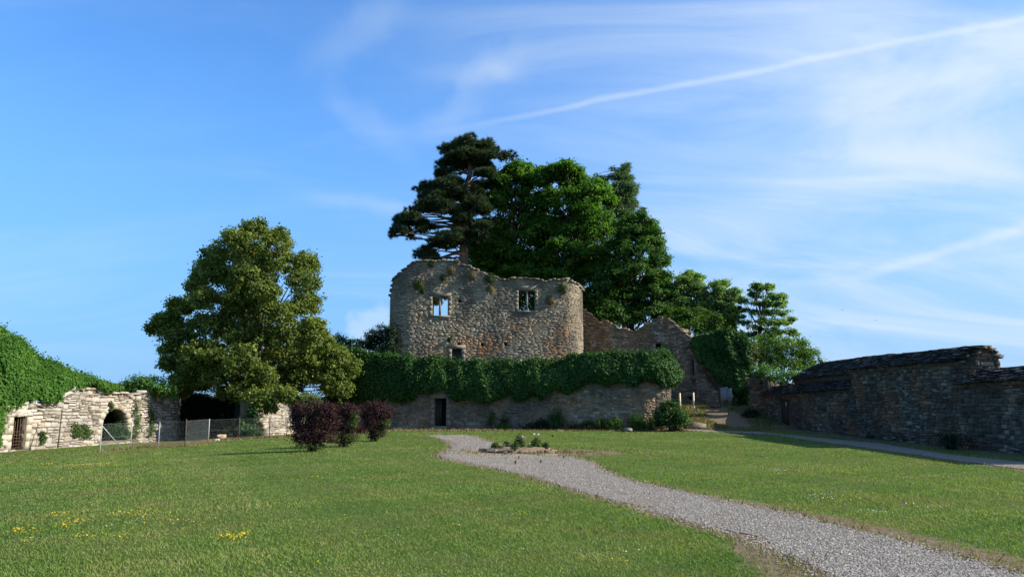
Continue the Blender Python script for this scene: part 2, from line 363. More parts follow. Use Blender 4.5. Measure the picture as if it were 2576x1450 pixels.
BED_C = groundpt(1303, 1136)[:2]; BED_R = np.array([1.22, 0.85])

def seg_dist(p, a, b):
    d = b - a; t = np.clip(((p - a) @ d) / (d @ d + 1e-9), 0, 1)
    return np.linalg.norm(p - (a + t[:, None] * d), axis=1)
def sdf(p, poly):
    p = np.asarray(p, float); dist = np.full(len(p), 1e9); ins = np.zeros(len(p), bool)
    for a, b in zip(poly, np.roll(poly, -1, 0)):
        dist = np.minimum(dist, seg_dist(p, a, b))
        c = ((a[1] > p[:, 1]) != (b[1] > p[:, 1]))
        xx = (b[0] - a[0]) * (p[:, 1] - a[1]) / (b[1] - a[1] + 1e-12) + a[0]
        ins ^= c & (p[:, 0] < xx)
    return np.where(ins, -dist, dist)
main_s = main_poly[::2]; side_s = side_poly[::2]
FENCE = [groundpt(u, v) for u, v in [(251, 1136), (328, 1127.5), (398, 1125), (465, 1123), (524, 1109), (600, 1105), (677, 1101), (721, 1099)]]
fence_line = np.array([p[:2] for p in FENCE])
def soil_amount(p):
    p = np.asarray(p, float); n = wob(p[:, 0], p[:, 1], 2.3, 1.0); n2 = wob(p[:, 0], p[:, 1], 6.0, 5.0)
    s = np.zeros(len(p))
    a = sdf(p, main_s); near = sstep(20, 8, p[:, 1]) * (p[:, 0] > p[:, 1] * .28)
    wdt = .30 + .20 * n + .80 * near
    s = np.maximum(s, sstep(wdt, wdt * .2, a + .06 * n2))
    bd = np.linalg.norm((p - BED_C - np.array([.7, -.25])) / np.array([3.0, 1.9]), axis=1)
    s = np.maximum(s, sstep(1.15, .8, bd + .14 * n + .06 * n2))
    b = sdf(p, side_s); s = np.maximum(s, sstep(.35, .05, b + .1 * n2))
    s = np.maximum(s, .75 * sstep(14.6, 16.4, p[:, 0] + .3 * n) * (p[:, 1] < 48) * (p[:, 1] > 15))
    slope = np.linalg.norm((p - np.array([14.1, 50.6])) / np.array([1.3, 4.2]), axis=1); s = np.maximum(s, .9 * sstep(1.1, .7, slope + .25 * n))
    fd = np.full(len(p), 1e9)
    for q0, q1 in zip(fence_line[:-1], fence_line[1:]): fd = np.minimum(fd, seg_dist(p, q0, q1))
    s = np.maximum(s, .85 * sstep(.5, .1, fd + .2 * n))
    lp0, lp1 = groundpt(0, 1153)[:2], groundpt(235, 1138)[:2]
    s = np.maximum(s, .8 * sstep(.45, .15, seg_dist(p, lp0, lp1) + .15 * n))
    lime = np.linalg.norm((p - np.array([-17.5, 47])) / np.array([6.0, 5.5]), axis=1); s = np.maximum(s, .85 * sstep(1.2, .8, lime + .2 * n))
    s = np.maximum(s, .6 * sstep(46.2, 48, p[:, 1] + .4 * n) * (p[:, 0] > -11) * (p[:, 0] < 9))
    return s
gx = np.concatenate([[-900, -500, -250, -120, -70, -50, -42], np.arange(-36, 30, .3), [33, 38, 46, 60, 90, 160, 300, 600, 900]])
gy = np.concatenate([[-300, -100, -40, -12, -3, 1, 3], np.arange(4.5, 60, .3), [62, 66, 72, 80, 100, 150, 260, 500, 1000, 1800]])
GX, GY = np.meshgrid(gx, gy, indexing='ij'); gp = np.stack([GX.ravel(), GY.ravel()], 1)
gz = terrain(gp[:, 0], gp[:, 1]); nx, ny = len(gx), len(gy)
I, J = np.meshgrid(np.arange(nx - 1), np.arange(ny - 1), indexing='ij')
gf = np.stack([I * ny + J, (I + 1) * ny + J, (I + 1) * ny + J + 1, I * ny + J + 1], -1).reshape(-1, 4)
soil_v = soil_amount(gp)
def ground_colour(n, p):
    a = n.noise(p, .35, 5, .6); b = n.noise(p, 3.5, 5, .7); f = n.noise(p, 38, 3, .7)
    g = n.ramp(b, [(.25, (.050, .092, .022)), (.55, (.085, .130, .034)), (.8, (.15, .150, .060))])
    g = n.mix(n.step(a, .42, .66), g, n.mix(.45, g, (.15, .125, .055, 1)))
    g = n.mix(n.step(f, .35, .7, 0, .55), g, n.mix(1, g, (.5, .55, .4, 1), 'MULTIPLY'))
    s = n.ramp(n.noise(p, 7, 5, .7), [(.3, (.11, .080, .048)), (.55, (.19, .145, .092)), (.8, (.26, .21, .145))])
    k = n.step(n.math('ADD', attr_of(n, 'soil'), n.math('MULTIPLY', n.math('SUBTRACT', n.noise(p, 5, 5, .7), .5), .9)), .30, .70)
    return n.mix(k, g, s)
M['ground'] = material('lawn_ground', ground_colour, .97, (lambda n, p: n.noise(p, 28, 5, .7), .9, .04), spec=.06)
o = obj('ground', np.stack([gp[:, 0], gp[:, 1], gz], 1), gf, M['ground'], kind='structure', attrs={'soil': soil_v}, smooth=True)
o['label'] = 'wide mown lawn of the castle courtyard with bare earth along the paths'; o['category'] = 'ground'

def gravel_colour(n, p):
    v = n.new('ShaderNodeTexVoronoi'); n.put(v, 'Vector', p); n.put(v, 'Scale', 42.0)
    sc = n.new('ShaderNodeSeparateColor'); n.put(sc, 0, v.outputs['Color'])
    k = n.ramp(sc.outputs[0], [(0, (.11, .10, .085)), (.5, (.21, .195, .17)), (1, (.32, .305, .28))])
    d = n.ramp(n.noise(p, 9, 4, .6), [(.3, (.17, .135, .09)), (.7, (.26, .215, .155))])
    g = n.mix(n.step(n.noise(p, 1.1, 5, .7), .38, .64, .25, .9), k, d)
    e = n.vmath('LENGTH', n.vmath('MULTIPLY', n.vmath('SUBTRACT', p, (BED_C[0] + .6, BED_C[1] - .5, 0)), (1 / 2.9, 1 / 2.0, 0)))   # bare trodden earth round the bed
    e = n.math('ADD', e, n.math('MULTIPLY', n.math('SUBTRACT', n.noise(p, 2.2, 5, .7), .5), 1.3))
    dirt = n.ramp(n.noise(p, 6, 5, .7), [(.3, (.20, .155, .10)), (.6, (.31, .25, .17)), (.8, (.38, .32, .23))])
    return n.mix(n.step(e, 1.15, .75, 0, .92), g, dirt)
M['gravel'] = material('gravel', gravel_colour, .95, (lambda n, p: n.noise(p, 40, 3, .6), 1.0, .03), spec=.1)
def path_sheet(name, poly, dzz, label, inset=.0):
    q = dense(poly, 5); tt = np.roll(q, -3, 0) - np.roll(q, 3, 0); nn = unit(np.stack([-tt[:, 1], tt[:, 0]], 1)); nn *= np.sign(-sdf(q + nn * .02, poly))[:, None]
    q = q + nn * (inset * (1 + 1.1 * wob(q[:, 0], q[:, 1], 1.3, 5.0)))[:, None]
    c = np.array([wob(q[:, 0], q[:, 1], 5.2, 2.0), wob(q[:, 0], q[:, 1], 4.7, 9.0)]).T * .08
    c2 = np.array([wob(q[:, 0], q[:, 1], 17, 2.0), wob(q[:, 0], q[:, 1], 15, 9.0)]).T * .025
    q = q + c + c2
    import bmesh
    bm = bmesh.new(); vs = [bm.verts.new((a, b, 0)) for a, b in q]; f = bm.faces.new(vs)
    bmesh.ops.triangulate(bm, faces=[f])
    for cut in np.arange(6, 60, .6):
        bmesh.ops.bisect_plane(bm, geom=bm.verts[:] + bm.edges[:] + bm.faces[:], plane_co=(0, cut, 0), plane_no=(0, 1, 0))
    for v in bm.verts: v.co.z = float(terrain(v.co.x, v.co.y)) + dzz
    m = bpy.data.meshes.new(name); bm.normal_update()
    bm.to_mesh(m); bm.free(); m.materials.append(M['gravel'])
    o = link(name, m, None, 'structure'); o['label'] = label; o['category'] = 'path'
    return o
path_sheet('gravel_path', main_poly, .008, 'pale gravel path widening towards the camera past the flower bed', .16)
path_sheet('gravel_path', side_poly, .016, 'narrow shaded gravel path along the stone outbuildings')

# ------------------------------------------------------------------ stone walls
def make_variants(mat, n=14, seed=3):
    r = np.random.default_rng(seed); out = []
    for _ in range(n):
        cx, cz = r.uniform(.05, .20), r.uniform(.10, .30)
        ring = np.array([[-.5, -.5 + cz], [-.5 + cx, -.5], [.5 - cx, -.5], [.5, -.5 + cz], [.5, .5 - cz], [.5 - cx, .5], [-.5 + cx, .5], [-.5, .5 - cz]])
        ring = ring + r.normal(0, .05, ring.shape); ring = np.clip(ring, -.52, .52)
        back = np.stack([ring[:, 0], np.full(8, -.6), ring[:, 1]], 1)
        front = np.stack([ring[:, 0] * .92, np.full(8, 1.0) + r.normal(0, .16, 8), ring[:, 1] * .88], 1)
        ctr = np.array([[r.normal(0, .08), 1.0 + r.normal(0, .12), r.normal(0, .08)]])
        v = np.concatenate([back, front, ctr]); f4, f3 = [], []
        for k in range(8): f4.append([k, (k + 1) % 8, 8 + (k + 1) % 8, 8 + k])
        for k in range(8): f3.append([8 + k, 8 + (k + 1) % 8, 16])
        out.append((v, np.array(f4), np.array(f3), mesh('stone', v, [np.array(f4), np.array(f3)], mat)))
    return out
VAR = {}
def variants(key):
    if key not in VAR: VAR[key] = make_variants(M[key], 14, len(VAR) + 3)
    return VAR[key]
def put_stones(root, items, key, limit=300, name='stone'):
    """items: (pos, tangent xy, up, width, height, depth); the largest in view one by one, the rest joined"""
    vs = variants(key)
    score = np.array([i[3] * i[4] / (i[0][1] ** 2) for i in items]) if items else np.array([])
    order = np.argsort(-score); mb = MB()
    for rank, idx in enumerate(order):
        pos, t, up, w, h, dp = items[idx]; k = int(rng.integers(len(vs))); v, f4, f3, me = vs[k]
        t = np.asarray(t, float); up = np.asarray(up, float); out_ = np.cross(t, up)
        flip = 1 if rng.random() < .5 else -1
        if rank < limit:
            o = bpy.data.objects.new(name, me); C.objects.link(o)
            mt = Matrix(((t[0] * w * flip, out_[0] * dp, up[0] * h * flip, pos[0]), (t[1] * w * flip, out_[1] * dp, up[1] * h * flip, pos[1]),
                         (t[2] * w * flip, out_[2] * dp, up[2] * h * flip, pos[2]), (0, 0, 0, 1)))
            o.parent = root; o.matrix_basis = Matrix.Translation(-Vector(root['_loc'])) @ mt
        else:
            q = pos + v[:, :1] * t * w * flip + v[:, 1:2] * out_ * dp + v[:, 2:] * up * h * flip
            mb.add(q, [f4, f3])
    if mb.n: mb.build(name + '_courses', M[key], root, 'stuff')

class Wall:
    def __init__(s, path, ztop, zbot, thick=.6):
        p = np.asarray(path, float); d = np.concatenate([[0], np.cumsum(np.linalg.norm(np.diff(p, axis=0), axis=1))])
        s.S = d[-1]; n = max(int(s.S / .1), 8); s.s = np.linspace(0, s.S, n)
        s.p = np.stack([np.interp(s.s, d, p[:, 0]), np.interp(s.s, d, p[:, 1])], 1)
        k = np.ones(7) / 7          # round the plan a little
        t = np.gradient(s.p, axis=0); t = np.stack([np.convolve(np.pad(t[:, i], 3, 'edge'), k, 'valid') for i in (0, 1)], 1)
        s.t = unit(t); s.n = np.stack([s.t[:, 1], -s.t[:, 0]], 1); s.thick = thick
        s.zt = np.array([ztop(*q) for q in s.p]) if callable(ztop) else np.full(n, ztop)
        s.zb = np.array([zbot(*q) for q in s.p]) if callable(zbot) else np.full(n, zbot)
        s.u = np.array([proj(q[0], q[1], 2.0 if not callable(ztop) else z - .5)[0] for q, z in zip(s.p, s.zt)])
        s.open = []
    def P(s, q): return np.array([np.interp(q, s.s, s.p[:, 0]), np.interp(q, s.s, s.p[:, 1])])
    def T(s, q): return unit(np.array([np.interp(q, s.s, s.t[:, 0]), np.interp(q, s.s, s.t[:, 1])]))
    def N(s, q): t = s.T(q); return np.array([t[1], -t[0]])
    def su(s, u): return float(np.interp(u, s.u, s.s))
    def opening(s, u0, u1, v0, v1, arch=False, margin=.12):
        s0, s1 = s.su(u0), s.su(u1); p = s.P((s0 + s1) / 2)
        z1 = at((u0 + u1) / 2, v0, p[1])[2]; z0 = at((u0 + u1) / 2, v1, p[1])[2]
        s.open.append(dict(s0=s0, s1=s1, z0=z0, z1=z1, arch=arch, m=margin)); return s.open[-1]
    def inside(s, q, z, extra=0.0):
        r = False
        for o in s.open:
            a, b = o['s0'] - extra, o['s1'] + extra
            if a < q < b and o['z0'] - extra < z < o['z1'] + extra:
                if o['arch']:
                    R = (b - a) / 2; zc = o['z1'] + extra - R
                    if z > zc and (q - (a + b) / 2) ** 2 + (z - zc) ** 2 > R * R: continue
                r = True
        return r
    def core(s, root, mat, name='wall_core', back=True):
        sb = set(np.round(np.arange(0, s.S, .3), 3)) | {round(s.S, 3)}; zmin, zmax = s.zb.min() - .3, s.zt.max() + .1
        zl = set(np.round(np.arange(zmin, zmax + .3, .3), 3))
        for o in s.open:
            step = .09 if o['arch'] else 9
            sb |= set(np.round(np.arange(o['s0'], o['s1'], step), 3)) | {round(o['s1'], 3)}
            zl |= set(np.round(np.arange(o['z0'], o['z1'], step), 3)) | {round(o['z1'], 3)}
        def thin(a):
            a = sorted(a); r = [a[0]]
            for k in a[1:]:
                if k - r[-1] > .012: r.append(k)
            return np.array(r)
        sb = thin(sb); zl = thin(zl); zt = np.interp(sb, s.s, s.zt)
        solid = np.zeros((len(sb) - 1, len(zl) - 1), bool)
        for i in range(len(sb) - 1):
            q = (sb[i] + sb[i + 1]) / 2; top = max(zt[i], zt[i + 1])
            for j in range(len(zl) - 1):
                solid[i, j] = zl[j] < top - .005 and not s.inside(q, (zl[j] + min(zl[j + 1], top)) / 2)
        P0 = np.array([s.P(q) for q in sb]); N0 = np.array([s.N(q) for q in sb]); B0 = P0 - N0 * s.thick
        Z = np.minimum(zl[None, :], zt[:, None]); nj = len(zl); nv = len(sb) * nj
        rough = .025 * wob(np.repeat(sb, nj), np.tile(zl, len(sb)), 3.1, 2)
        F = np.stack([np.repeat(P0[:, 0], nj) + np.repeat(N0[:, 0], nj) * rough, np.repeat(P0[:, 1], nj) + np.repeat(N0[:, 1], nj) * rough, Z.ravel()], 1)
        B = np.stack([np.repeat(B0[:, 0], nj), np.repeat(B0[:, 1], nj), Z.ravel()], 1)
        fs = []; V = lambda i, j: i * nj + j
        ni, njc = solid.shape
        for i in range(ni):
            for j in range(njc):
                if not solid[i, j]: continue
                a, b, c, d = V(i, j), V(i + 1, j), V(i + 1, j + 1), V(i, j + 1)
                fs.append([a, b, c, d])
                if back: fs.append([b + nv, a + nv, d + nv, c + nv])
                for (ii, jj, e0, e1) in ((i - 1, j, d, a), (i + 1, j, b, c), (i, j + 1, c, d), (i, j - 1, a, b)):
                    if not (0 <= ii < ni and 0 <= jj < njc and solid[ii, jj]): fs.append([e1, e0, e0 + nv, e1 + nv])
        return obj(name, np.concatenate([F, B]), np.array(fs), mat, root)
    def stones(s, hr, wr, depth=.05, hidden=None, wobble=.05, gap=.018, seed=0, mixy=1.0):
        r = np.random.default_rng(seed + 11); items = []; z = s.zb.min() - .25
        while z < s.zt.max() + .15:
            h = r.uniform(*hr); q = -r.uniform(0, wr[0])
            while q < s.S:
                w = r.uniform(*wr) * (1.35 if r.random() < .12 else 1.0); zc = z + h / 2
                for o in s.open:
                    if o['z0'] - .04 < zc < o['z1'] + .04:
                        a, b, zz = o['s0'] - o['m'], o['s1'] + o['m'], o['z1']
                        if o['arch']:
                            R = (o['s1'] - o['s0']) / 2; dz_ = zc - (o['z1'] - R)
                            if dz_ > 0:
                                hw = math.sqrt(max(R * R - dz_ * dz_, 0.0)); c = (a + b) / 2; a, b = c - hw - o['m'], c + hw + o['m']
                        if a <= q < b: q = b; w = r.uniform(*wr)
                        elif q < a < q + w: w = a - q
                qc = q + w / 2
                if 0 <= qc <= s.S and w > .07:
                    zz0 = zc + wobble * float(wob(qc, z, .9, 3.0)) + r.normal(0, .07) * h; zt = float(np.interp(qc, s.s, s.zt)); zb = float(np.interp(qc, s.s, s.zb))
                    k_ = r.random() / max(mixy, .01)
                    if k_ < .22 and h > .11: cells = [(-.25, .5, 0, 1), (.25, .5, 0, 1)]
                    elif k_ < .36 and w > .3: cells = [(-.25, .5, -.25, .5), (.25, .5, -.25, .5), (0, 1, .25, .5)]
                    elif k_ < .46: cells = [(.10, 1.25, 0, 1)]
                    else: cells = [(0, 1, 0, 1)]
                    p0 = s.P(qc)
                    for (cz, chh, cx, cww) in cells:
                        zz = zz0 + cz * h; q2 = qc + cx * w; hh = h * chh; w2 = w * cww
                        if not (zz < zt - .15 * hh and zz + hh / 2 > zb - .05): continue
                        p = s.P(q2); n = s.N(q2); t = s.T(q2)
                        if hidden is not None:
                            uu, vv = proj(p[0], p[1], zz)
                            if hidden(uu, vv): continue
                        tl = r.normal(0, .045); t3 = np.array([t[0], t[1], tl]); t3 /= np.linalg.norm(t3)
                        up = np.cross(np.array([-n[0], -n[1], 0.]), t3); up = up if up[2] > 0 else -up
                        items.append((np.array([p[0], p[1], zz]) + np.array([n[0], n[1], 0]) * r.uniform(-.35, .45) * depth, t3, up,
                                      max(w2 - gap * r.uniform(.6, 1.8), .05), hh - gap * r.uniform(.4, 1.8), depth * r.uniform(.5, 1.6)))
                q += w
            z += h * .985
        # stones that ride on the broken top
        q = 0.0
        while q < s.S:
            w = r.uniform(*wr) * .9; qc = min(q + w / 2, s.S); zt = float(np.interp(qc, s.s, s.zt)); p = s.P(qc); n = s.N(qc); t = s.T(qc)
            uu, vv = proj(p[0], p[1], zt)
            if hidden is None or not hidden(uu, vv):
                sl = (np.interp(qc + .2, s.s, s.zt) - np.interp(qc - .2, s.s, s.zt)) / .4
                t3 = unit(np.array([t[0], t[1], np.clip(sl, -1.2, 1.2) * .6])); up = unit(np.cross(np.array([-n[0], -n[1], 0.]), t3)); up = up if up[2] > 0 else -up
                items.append((np.array([p[0] - n[0] * .12, p[1] - n[1] * .12, zt + r.uniform(-.05, .06)]), t3, up, w, r.uniform(*hr) * .9, .26))
            q += w
        return items

def prof(pts):
    a = np.array(pts, float); return lambda u: float(np.interp(u, a[:, 0], a[:, 1]))
def ztop_from(pf, jag=0.0):
    def f(x, y):
        z = 3.0
        for _ in range(5):
            u, _v = proj(x, y, z); z = at(u, pf(u), y)[2]
        return z + jag * float(wob(x * 2.1, y * 2.1 + x, 1.7, 2.0))
    return f
def X(u, Y, v=980): return at(u, v, Y)[0]
def arc(cx, cy, r, a0, a1, n=10):
    a = np.radians(np.linspace(a0, a1, n)); return [(cx + r * math.cos(k), cy + r * math.sin(k)) for k in a]

def frame_stones(root_part, wl, o, mat, jamb=.16, lint=.30, sill=.12, proud=.03, deep=.45, mull=None, name='window_surround'):
    """dressed jambs (part), with lintel, sill and mullion below it"""
    c = (o['s0'] + o['s1']) / 2; t = wl.T(c); n = wl.N(c); rz = math.atan2(t[1], t[0])
    def bx(mb, q, z0, z1, w, pr, dp, jit=.008):
        p = wl.P(q) + wl.N(q) * (pr - dp / 2); mb.box((p[0], p[1], (z0 + z1) / 2), (w, dp, z1 - z0), rz, jit)
    m = MB(); bx(m, c, o['z1'] + .003, o['z1'] + lint, o['s1'] - o['s0'] + jamb * 2.6, proud + .02, deep); fr = m.build(name, mat, root_part); z = o['z0']
    while z < o['z1'] - .02:
        h = min(rng.uniform(.28, .42), o['z1'] - z)
        for q, sg in ((o['s0'], -1), (o['s1'], 1)):
            w = jamb * rng.uniform(.9, 1.7); mb = MB(); bx(mb, q + sg * w / 2, z + .006, z + h - .006, w, proud + rng.uniform(0, .015), deep); mb.build('jamb_stone', mat, fr)
        z += h
    if sill:
        m = MB(); bx(m, c, o['z0'] - sill, o['z0'] - .003, o['s1'] - o['s0'] + jamb * 2, proud + .05, deep); m.build('sill', mat, fr)
    if mull:
        m = MB(); bx(m, c + mull[1], o['z0'], o['z1'], mull[0], proud - .06, .16, .004); m.build('mullion', mat, fr)
    return fr

# --- the castle facade
CASTLE_TOP = prof([(975, 760), (984.6, 737), (990, 704), (1012, 681), (1032, 664), (1054, 655), (1094, 656.5), (1125, 656), (1148, 657), (1152, 661), (1182, 671), (1211, 683), (1225, 690), (1249, 698), (1269, 702), (1298, 696), (1351, 699), (1373, 707), (1399, 702.5), (1430, 702), (1448, 714), (1461, 723), (1465, 734), (1480, 740)])
HEDGE_TOP = prof([(840, 878), (870, 880), (900, 884), (950, 892), (1000, 897), (1100, 904), (1180, 909), (1300, 909), (1400, 905), (1430, 896), (1500, 890), (1600, 888), (1685, 888), (1705, 897)])
cpath = [(-9.35, 63), (-9.35, 60)] + arc(-7.25, 58.1, 2.1, 180, 270, 12) + arc(3.45, 57.95, 1.95, 270, 360, 12) + [(5.4, 61), (5.4, 64)]
cw = Wall(cpath, ztop_from(CASTLE_TOP, .06), 3.3, 1.0)
castle = thing('ruined_castle', (-2, 58, 3.3), 'tall roofless castle ruin with two stone cross windows above the ivy', 'ruin')
ow1 = cw.opening(1089.5, 1127.5, 744.5, 793); ow2 = cw.opening(1304.3, 1345.3, 730, 781); od = cw.opening(1139, 1163, 876, 925)
for (u_, v_) in ((1157, 757), (1214, 866), (1272, 865), (1156, 866)): cw.opening(u_ - 3.6, u_ + 3.6, v_ - 4, v_ + 4, margin=.02)
cw.core(castle, M['mortar'])
def blind(wl, root, o_, dep=.3):
    q_ = (o_['s0'] + o_['s1']) / 2; p_ = wl.P(q_) - wl.N(q_) * dep; m_ = MB(); m_.box((p_[0], p_[1], (o_['z0'] + o_['z1']) / 2), (o_['s1'] - o_['s0'] + .3, .06, o_['z1'] - o_['z0'] + .3), math.atan2(*wl.T(q_)[::-1])); m_.build('shade_backing', M['recess_shade'], root)  # sheet that paints the shade deep in an opening
for o_ in cw.open[3:]: blind(cw, castle, o_)
put_stones(castle, cw.stones((.085, .165), (.22, .60), .020, lambda u, v: v > HEDGE_TOP(u) + 14 or u < 978, gap=.009, seed=1, mixy=.45), 'castle', 300)
frame_stones(castle, cw, ow1, M['dressed'], .20, .34, .13, mull=(.15, -.02), deep=.55); frame_stones(castle, cw, ow2, M['dressed'], .20, .34, .13, mull=(.14, .02), deep=.55)
frame_stones(castle, cw, od, M['dressed'], .24, .25, 0, deep=.55, name='door_frame')
# small shutter set back in the low opening
mbd = MB(); q = (od['s0'] + od['s1']) / 2; t = cw.T(q); rz = math.atan2(t[1], t[0]); wdo = od['s1'] - od['s0']
dr = None
blind(cw, castle, od, .5)
for k in range(4):
    m = MB(); p = cw.P(od['s0'] + wdo * (k + .5) / 4) - cw.N(q) * .3; m.box((p[0], p[1], (od['z0'] + od['z1']) / 2), (wdo / 4 - .012, .04, od['z1'] - od['z0'] - .02), rz)
    m.build('door_plank', M['wood'], castle)
# small holes have near-black backs as shade; the narrow crack is painted-on dark strips
m = MB()
for k in range(9):
    z = 3.6 + k * .19; p = cw.P(cw.su(1308)) + cw.N(cw.su(1308)) * .055; m.box((p[0] + rng.normal(0, .012), p[1], z), (.035, .03, .2), 0, .008)
m.build('crack', M['recess_shade'], castle)  # near-black strips carry the shade inside the crack

# --- ruined wall running right from the castle
RUIN_TOP = prof([(1455, 770), (1467, 776), (1485, 789), (1509, 807), (1540, 816), (1567, 828), (1604, 830), (1622, 819), (1647, 804), (1662, 798), (1683, 799), (1696, 813), (1714, 830), (1726, 839), (1744, 848), (1763, 851), (1800, 862), (1830, 900), (1850, 960)])
rpath = [(X(1452, 61), 61), (X(1600, 59.5), 59.5), (X(1712, 58.6), 58.6), (X(1722, 58.0), 58.0), (X(1760, 57.4), 57.4), (X(1812, 56.6), 56.6), (X(1845, 56.2), 56.2)]
rw = Wall(rpath, ztop_from(RUIN_TOP, .14), lambda x, y: float(terrain(x, y)) - .1, .9)
ruin = thing('ruined_wall', (11, 58.5, 1.2), 'broken brown rubble wall sinking and rising right of the castle', 'ruin')
rw.opening(1738, 1744, 903, 942, margin=.05)
for u_, v_, r_ in ((1656, 868, 8), (1668, 875, 7), (1730, 1000, 6)): rw.opening(u_ - r_, u_ + r_, v_ - r_ * .7, v_ + r_, margin=.02)
rw.core(ruin, M['mortar'])
for o_ in rw.open[1:]: blind(rw, ruin, o_, .4)
put_stones(ruin, rw.stones((.11, .22), (.22, .55), .06, lambda u, v: (v > 905 and u < 1680), wobble=.08, seed=5), 'ruin', 300)
q0 = rw.su(1741); m = MB(); p = rw.P(q0) - rw.N(q0) * .7; m.box((p[0], p[1], 4.5), (.8, .05, 2.2)); m.build('shade_backing', M['recess_shade'], ruin)  # near-black sheet closes the slit, its shade given by colour
# battered buttress in front of its right half
bpath = [(X(1752, 56.6), 56.6), (X(1800, 55.6), 55.6), (X(1812, 55.5), 55.5), (X(1816, 56.3), 56.3)]
bw = Wall(bpath, ztop_from(prof([(1745, 925), (1758, 932), (1775, 950), (1800, 985), (1816, 1000)]), .06), lambda x, y: float(terrain(x, y)) - .1, .5)
butt = thing('stone_buttress', (15.5, 55.8, 1.4), 'sloping stub of wall below the broken brown wall, beside the grey gate', 'wall')
bw.core(butt, M['mortar']); put_stones(butt, bw.stones((.10, .17), (.25, .5), .045, seed=6), 'ruin', 120)

# --- terrace retaining wall with its door
TER_TOP = prof([(800, 1000), (975, 965), (1080, 955), (1140, 955), (1300, 955), (1420, 950), (1640, 945), (1680, 950), (1700, 955)])
tp = [(X(790, 55.5), 55.5), (X(850, 53.4), 53.4), (X(900, 52), 52), (X(1000, 50.3), 50.3), (X(1107, 49.6), 49.6), (X(1250, 49.0), 49.0), (X(1400, 48.2), 48.2), (X(1560, 47.1), 47.1), (X(1625, 46.8), 46.8)]
xe = X(1684, 48.4)
tp += [(xe - .75, 46.95), (xe - .3, 47.25), (xe - .06, 47.8), (xe, 48.5), (xe + .05, 50), (xe + .1, 53)]
tw = Wall(tp, ztop_from(TER_TOP, .05), -.2, .8)
terr = thing('terrace_wall', (X(1330, 48.5), 48.7, 0), 'long curved retaining wall with a dark doorway under the hanging ivy', 'wall')
HEDGE_BOT = prof([(840, 1030), (900, 1020), (975, 1012), (1060, 1000), (1082, 985), (1092, 978), (1122, 978), (1132, 990), (1150, 1008), (1250, 1008), (1330, 1000), (1420, 986), (1470, 968), (1550, 962), (1620, 968), (1650, 958), (1685, 970), (1705, 985)])
otd = tw.opening(1092, 1124, 1001, 1071, margin=.2)
tw.core(terr, M['mortar'])
for o_ in tw.open[1:]: blind(tw, terr, o_, .3)
put_stones(terr, tw.stones((.085, .16), (.20, .50), .030, lambda u, v: (v < HEDGE_BOT(u) - 22 and u < 1700) or u < 930, seed=7), 'terrace', 300)
fr = frame_stones(terr, tw, otd, M['dressed'], .17, .36, .10, .03, .5, name='door_frame')
qd = (otd['s0'] + otd['s1']) / 2; wd = otd['s1'] - otd['s0']; rz = math.atan2(*tw.T(qd)[::-1])
m = MB(); p = tw.P(qd) - tw.N(qd) * .85; m.box((p[0], p[1], 1.0), (wd + .3, .05, 2.4), rz); m.build('shade_backing', M['recess_shade'], terr)  # doorway shade painted as a near-black sheet
for k in range(3):      # left leaf of the plank door stands ajar against the jamb
    m = MB(); p = tw.P(otd['s0'] + .06 + k * .13) - tw.N(qd) * (.32 + k * .10); m.box((p[0], p[1], (otd['z0'] + otd['z1']) / 2), (.15, .035, otd['z1'] - otd['z0'] - .06), rz + .55); m.build('door_plank', M['wood'], terr)
m = MB()
for k in range(3):
    p = tw.P(qd) + tw.N(qd) * (.32 + .05 * k); m.box((p[0] + (k - 1) * .38, p[1], .06), (.36, .4, .18), rz, .02)
m.build('doorstep', M['dressed'], terr)
# level ground of the terrace behind the wall (castle and trees stand on it)
tg = [(-15.5, 62), (-14, 58)] + [tuple(tw.P(q_) - tw.N(q_) * .35) for q_ in np.linspace(tw.su(830), tw.S - 3.5, 26)] + [(xe - .5, 53.5), (9.4, 60.6), (12.5, 59.9), (17, 58.6), (26, 62), (40, 70), (40, 90), (-16, 90)]
tgv = np.array([(a, b, 3.2) for a, b in tg]); n_ = len(tgv); low = tgv.copy(); low[:, 2] = -.5
import bmesh
bm = bmesh.new(); vs = [bm.verts.new(v) for v in tgv]; bm.faces.new(vs); bmesh.ops.triangulate(bm, faces=bm.faces[:])
me = bpy.data.meshes.new('terrace_ground'); bm.to_mesh(me); bm.free(); me.materials.append(M['ground'])
o = link('terrace_ground', me, None, 'structure'); o['label'] = 'raised ground behind the retaining wall'; o['category'] = 'ground'

# --- left courtyard wall of pale limestone
lp = [(X(-60, 33.5), 33.5), (X(50, 36.6), 36.6), (X(160, 39.2), 39.2), (X(290, 42.6), 42.6), (X(447, 47.2), 47.2), (X(452, 48.5), 48.5), (X(455, 51), 51)]
LEFT_TOP = prof([(-80, 1015), (30, 1020), (60, 1018), (140, 1012), (175, 985), (200, 976), (260, 985), (330, 992), (380, 984), (447, 984), (460, 985)])
lw = Wall(lp, ztop_from(LEFT_TOP, .06), lambda x, y: float(terrain(x, y)) - .12, .9)
left = thing('courtyard_wall', (X(250, 42), 42, -.5), 'sunlit pale limestone wall with a round arch and a barred door', 'wall')
ol = lw.opening(34, 69, 1047, 1131, margin=.28); oa = lw.opening(261, 325, 1027, 1108, arch=True, margin=.24)
lw.core(left, M['mortar_pale'])
IVY_L = prof([(-60, 1150), (-6, 1140), (6, 1045), (30, 1014), (62, 1008), (110, 1012), (135, 1012), (152, 984), (180, 972), (290, 976), (330, 990), (345, 990), (440, 984)])
put_stones(left, lw.stones((.12, .30), (.22, .66), .045, lambda u, v: v < IVY_L(u) - 12, wobble=.10, gap=.03, seed=9), 'limestone', 300)
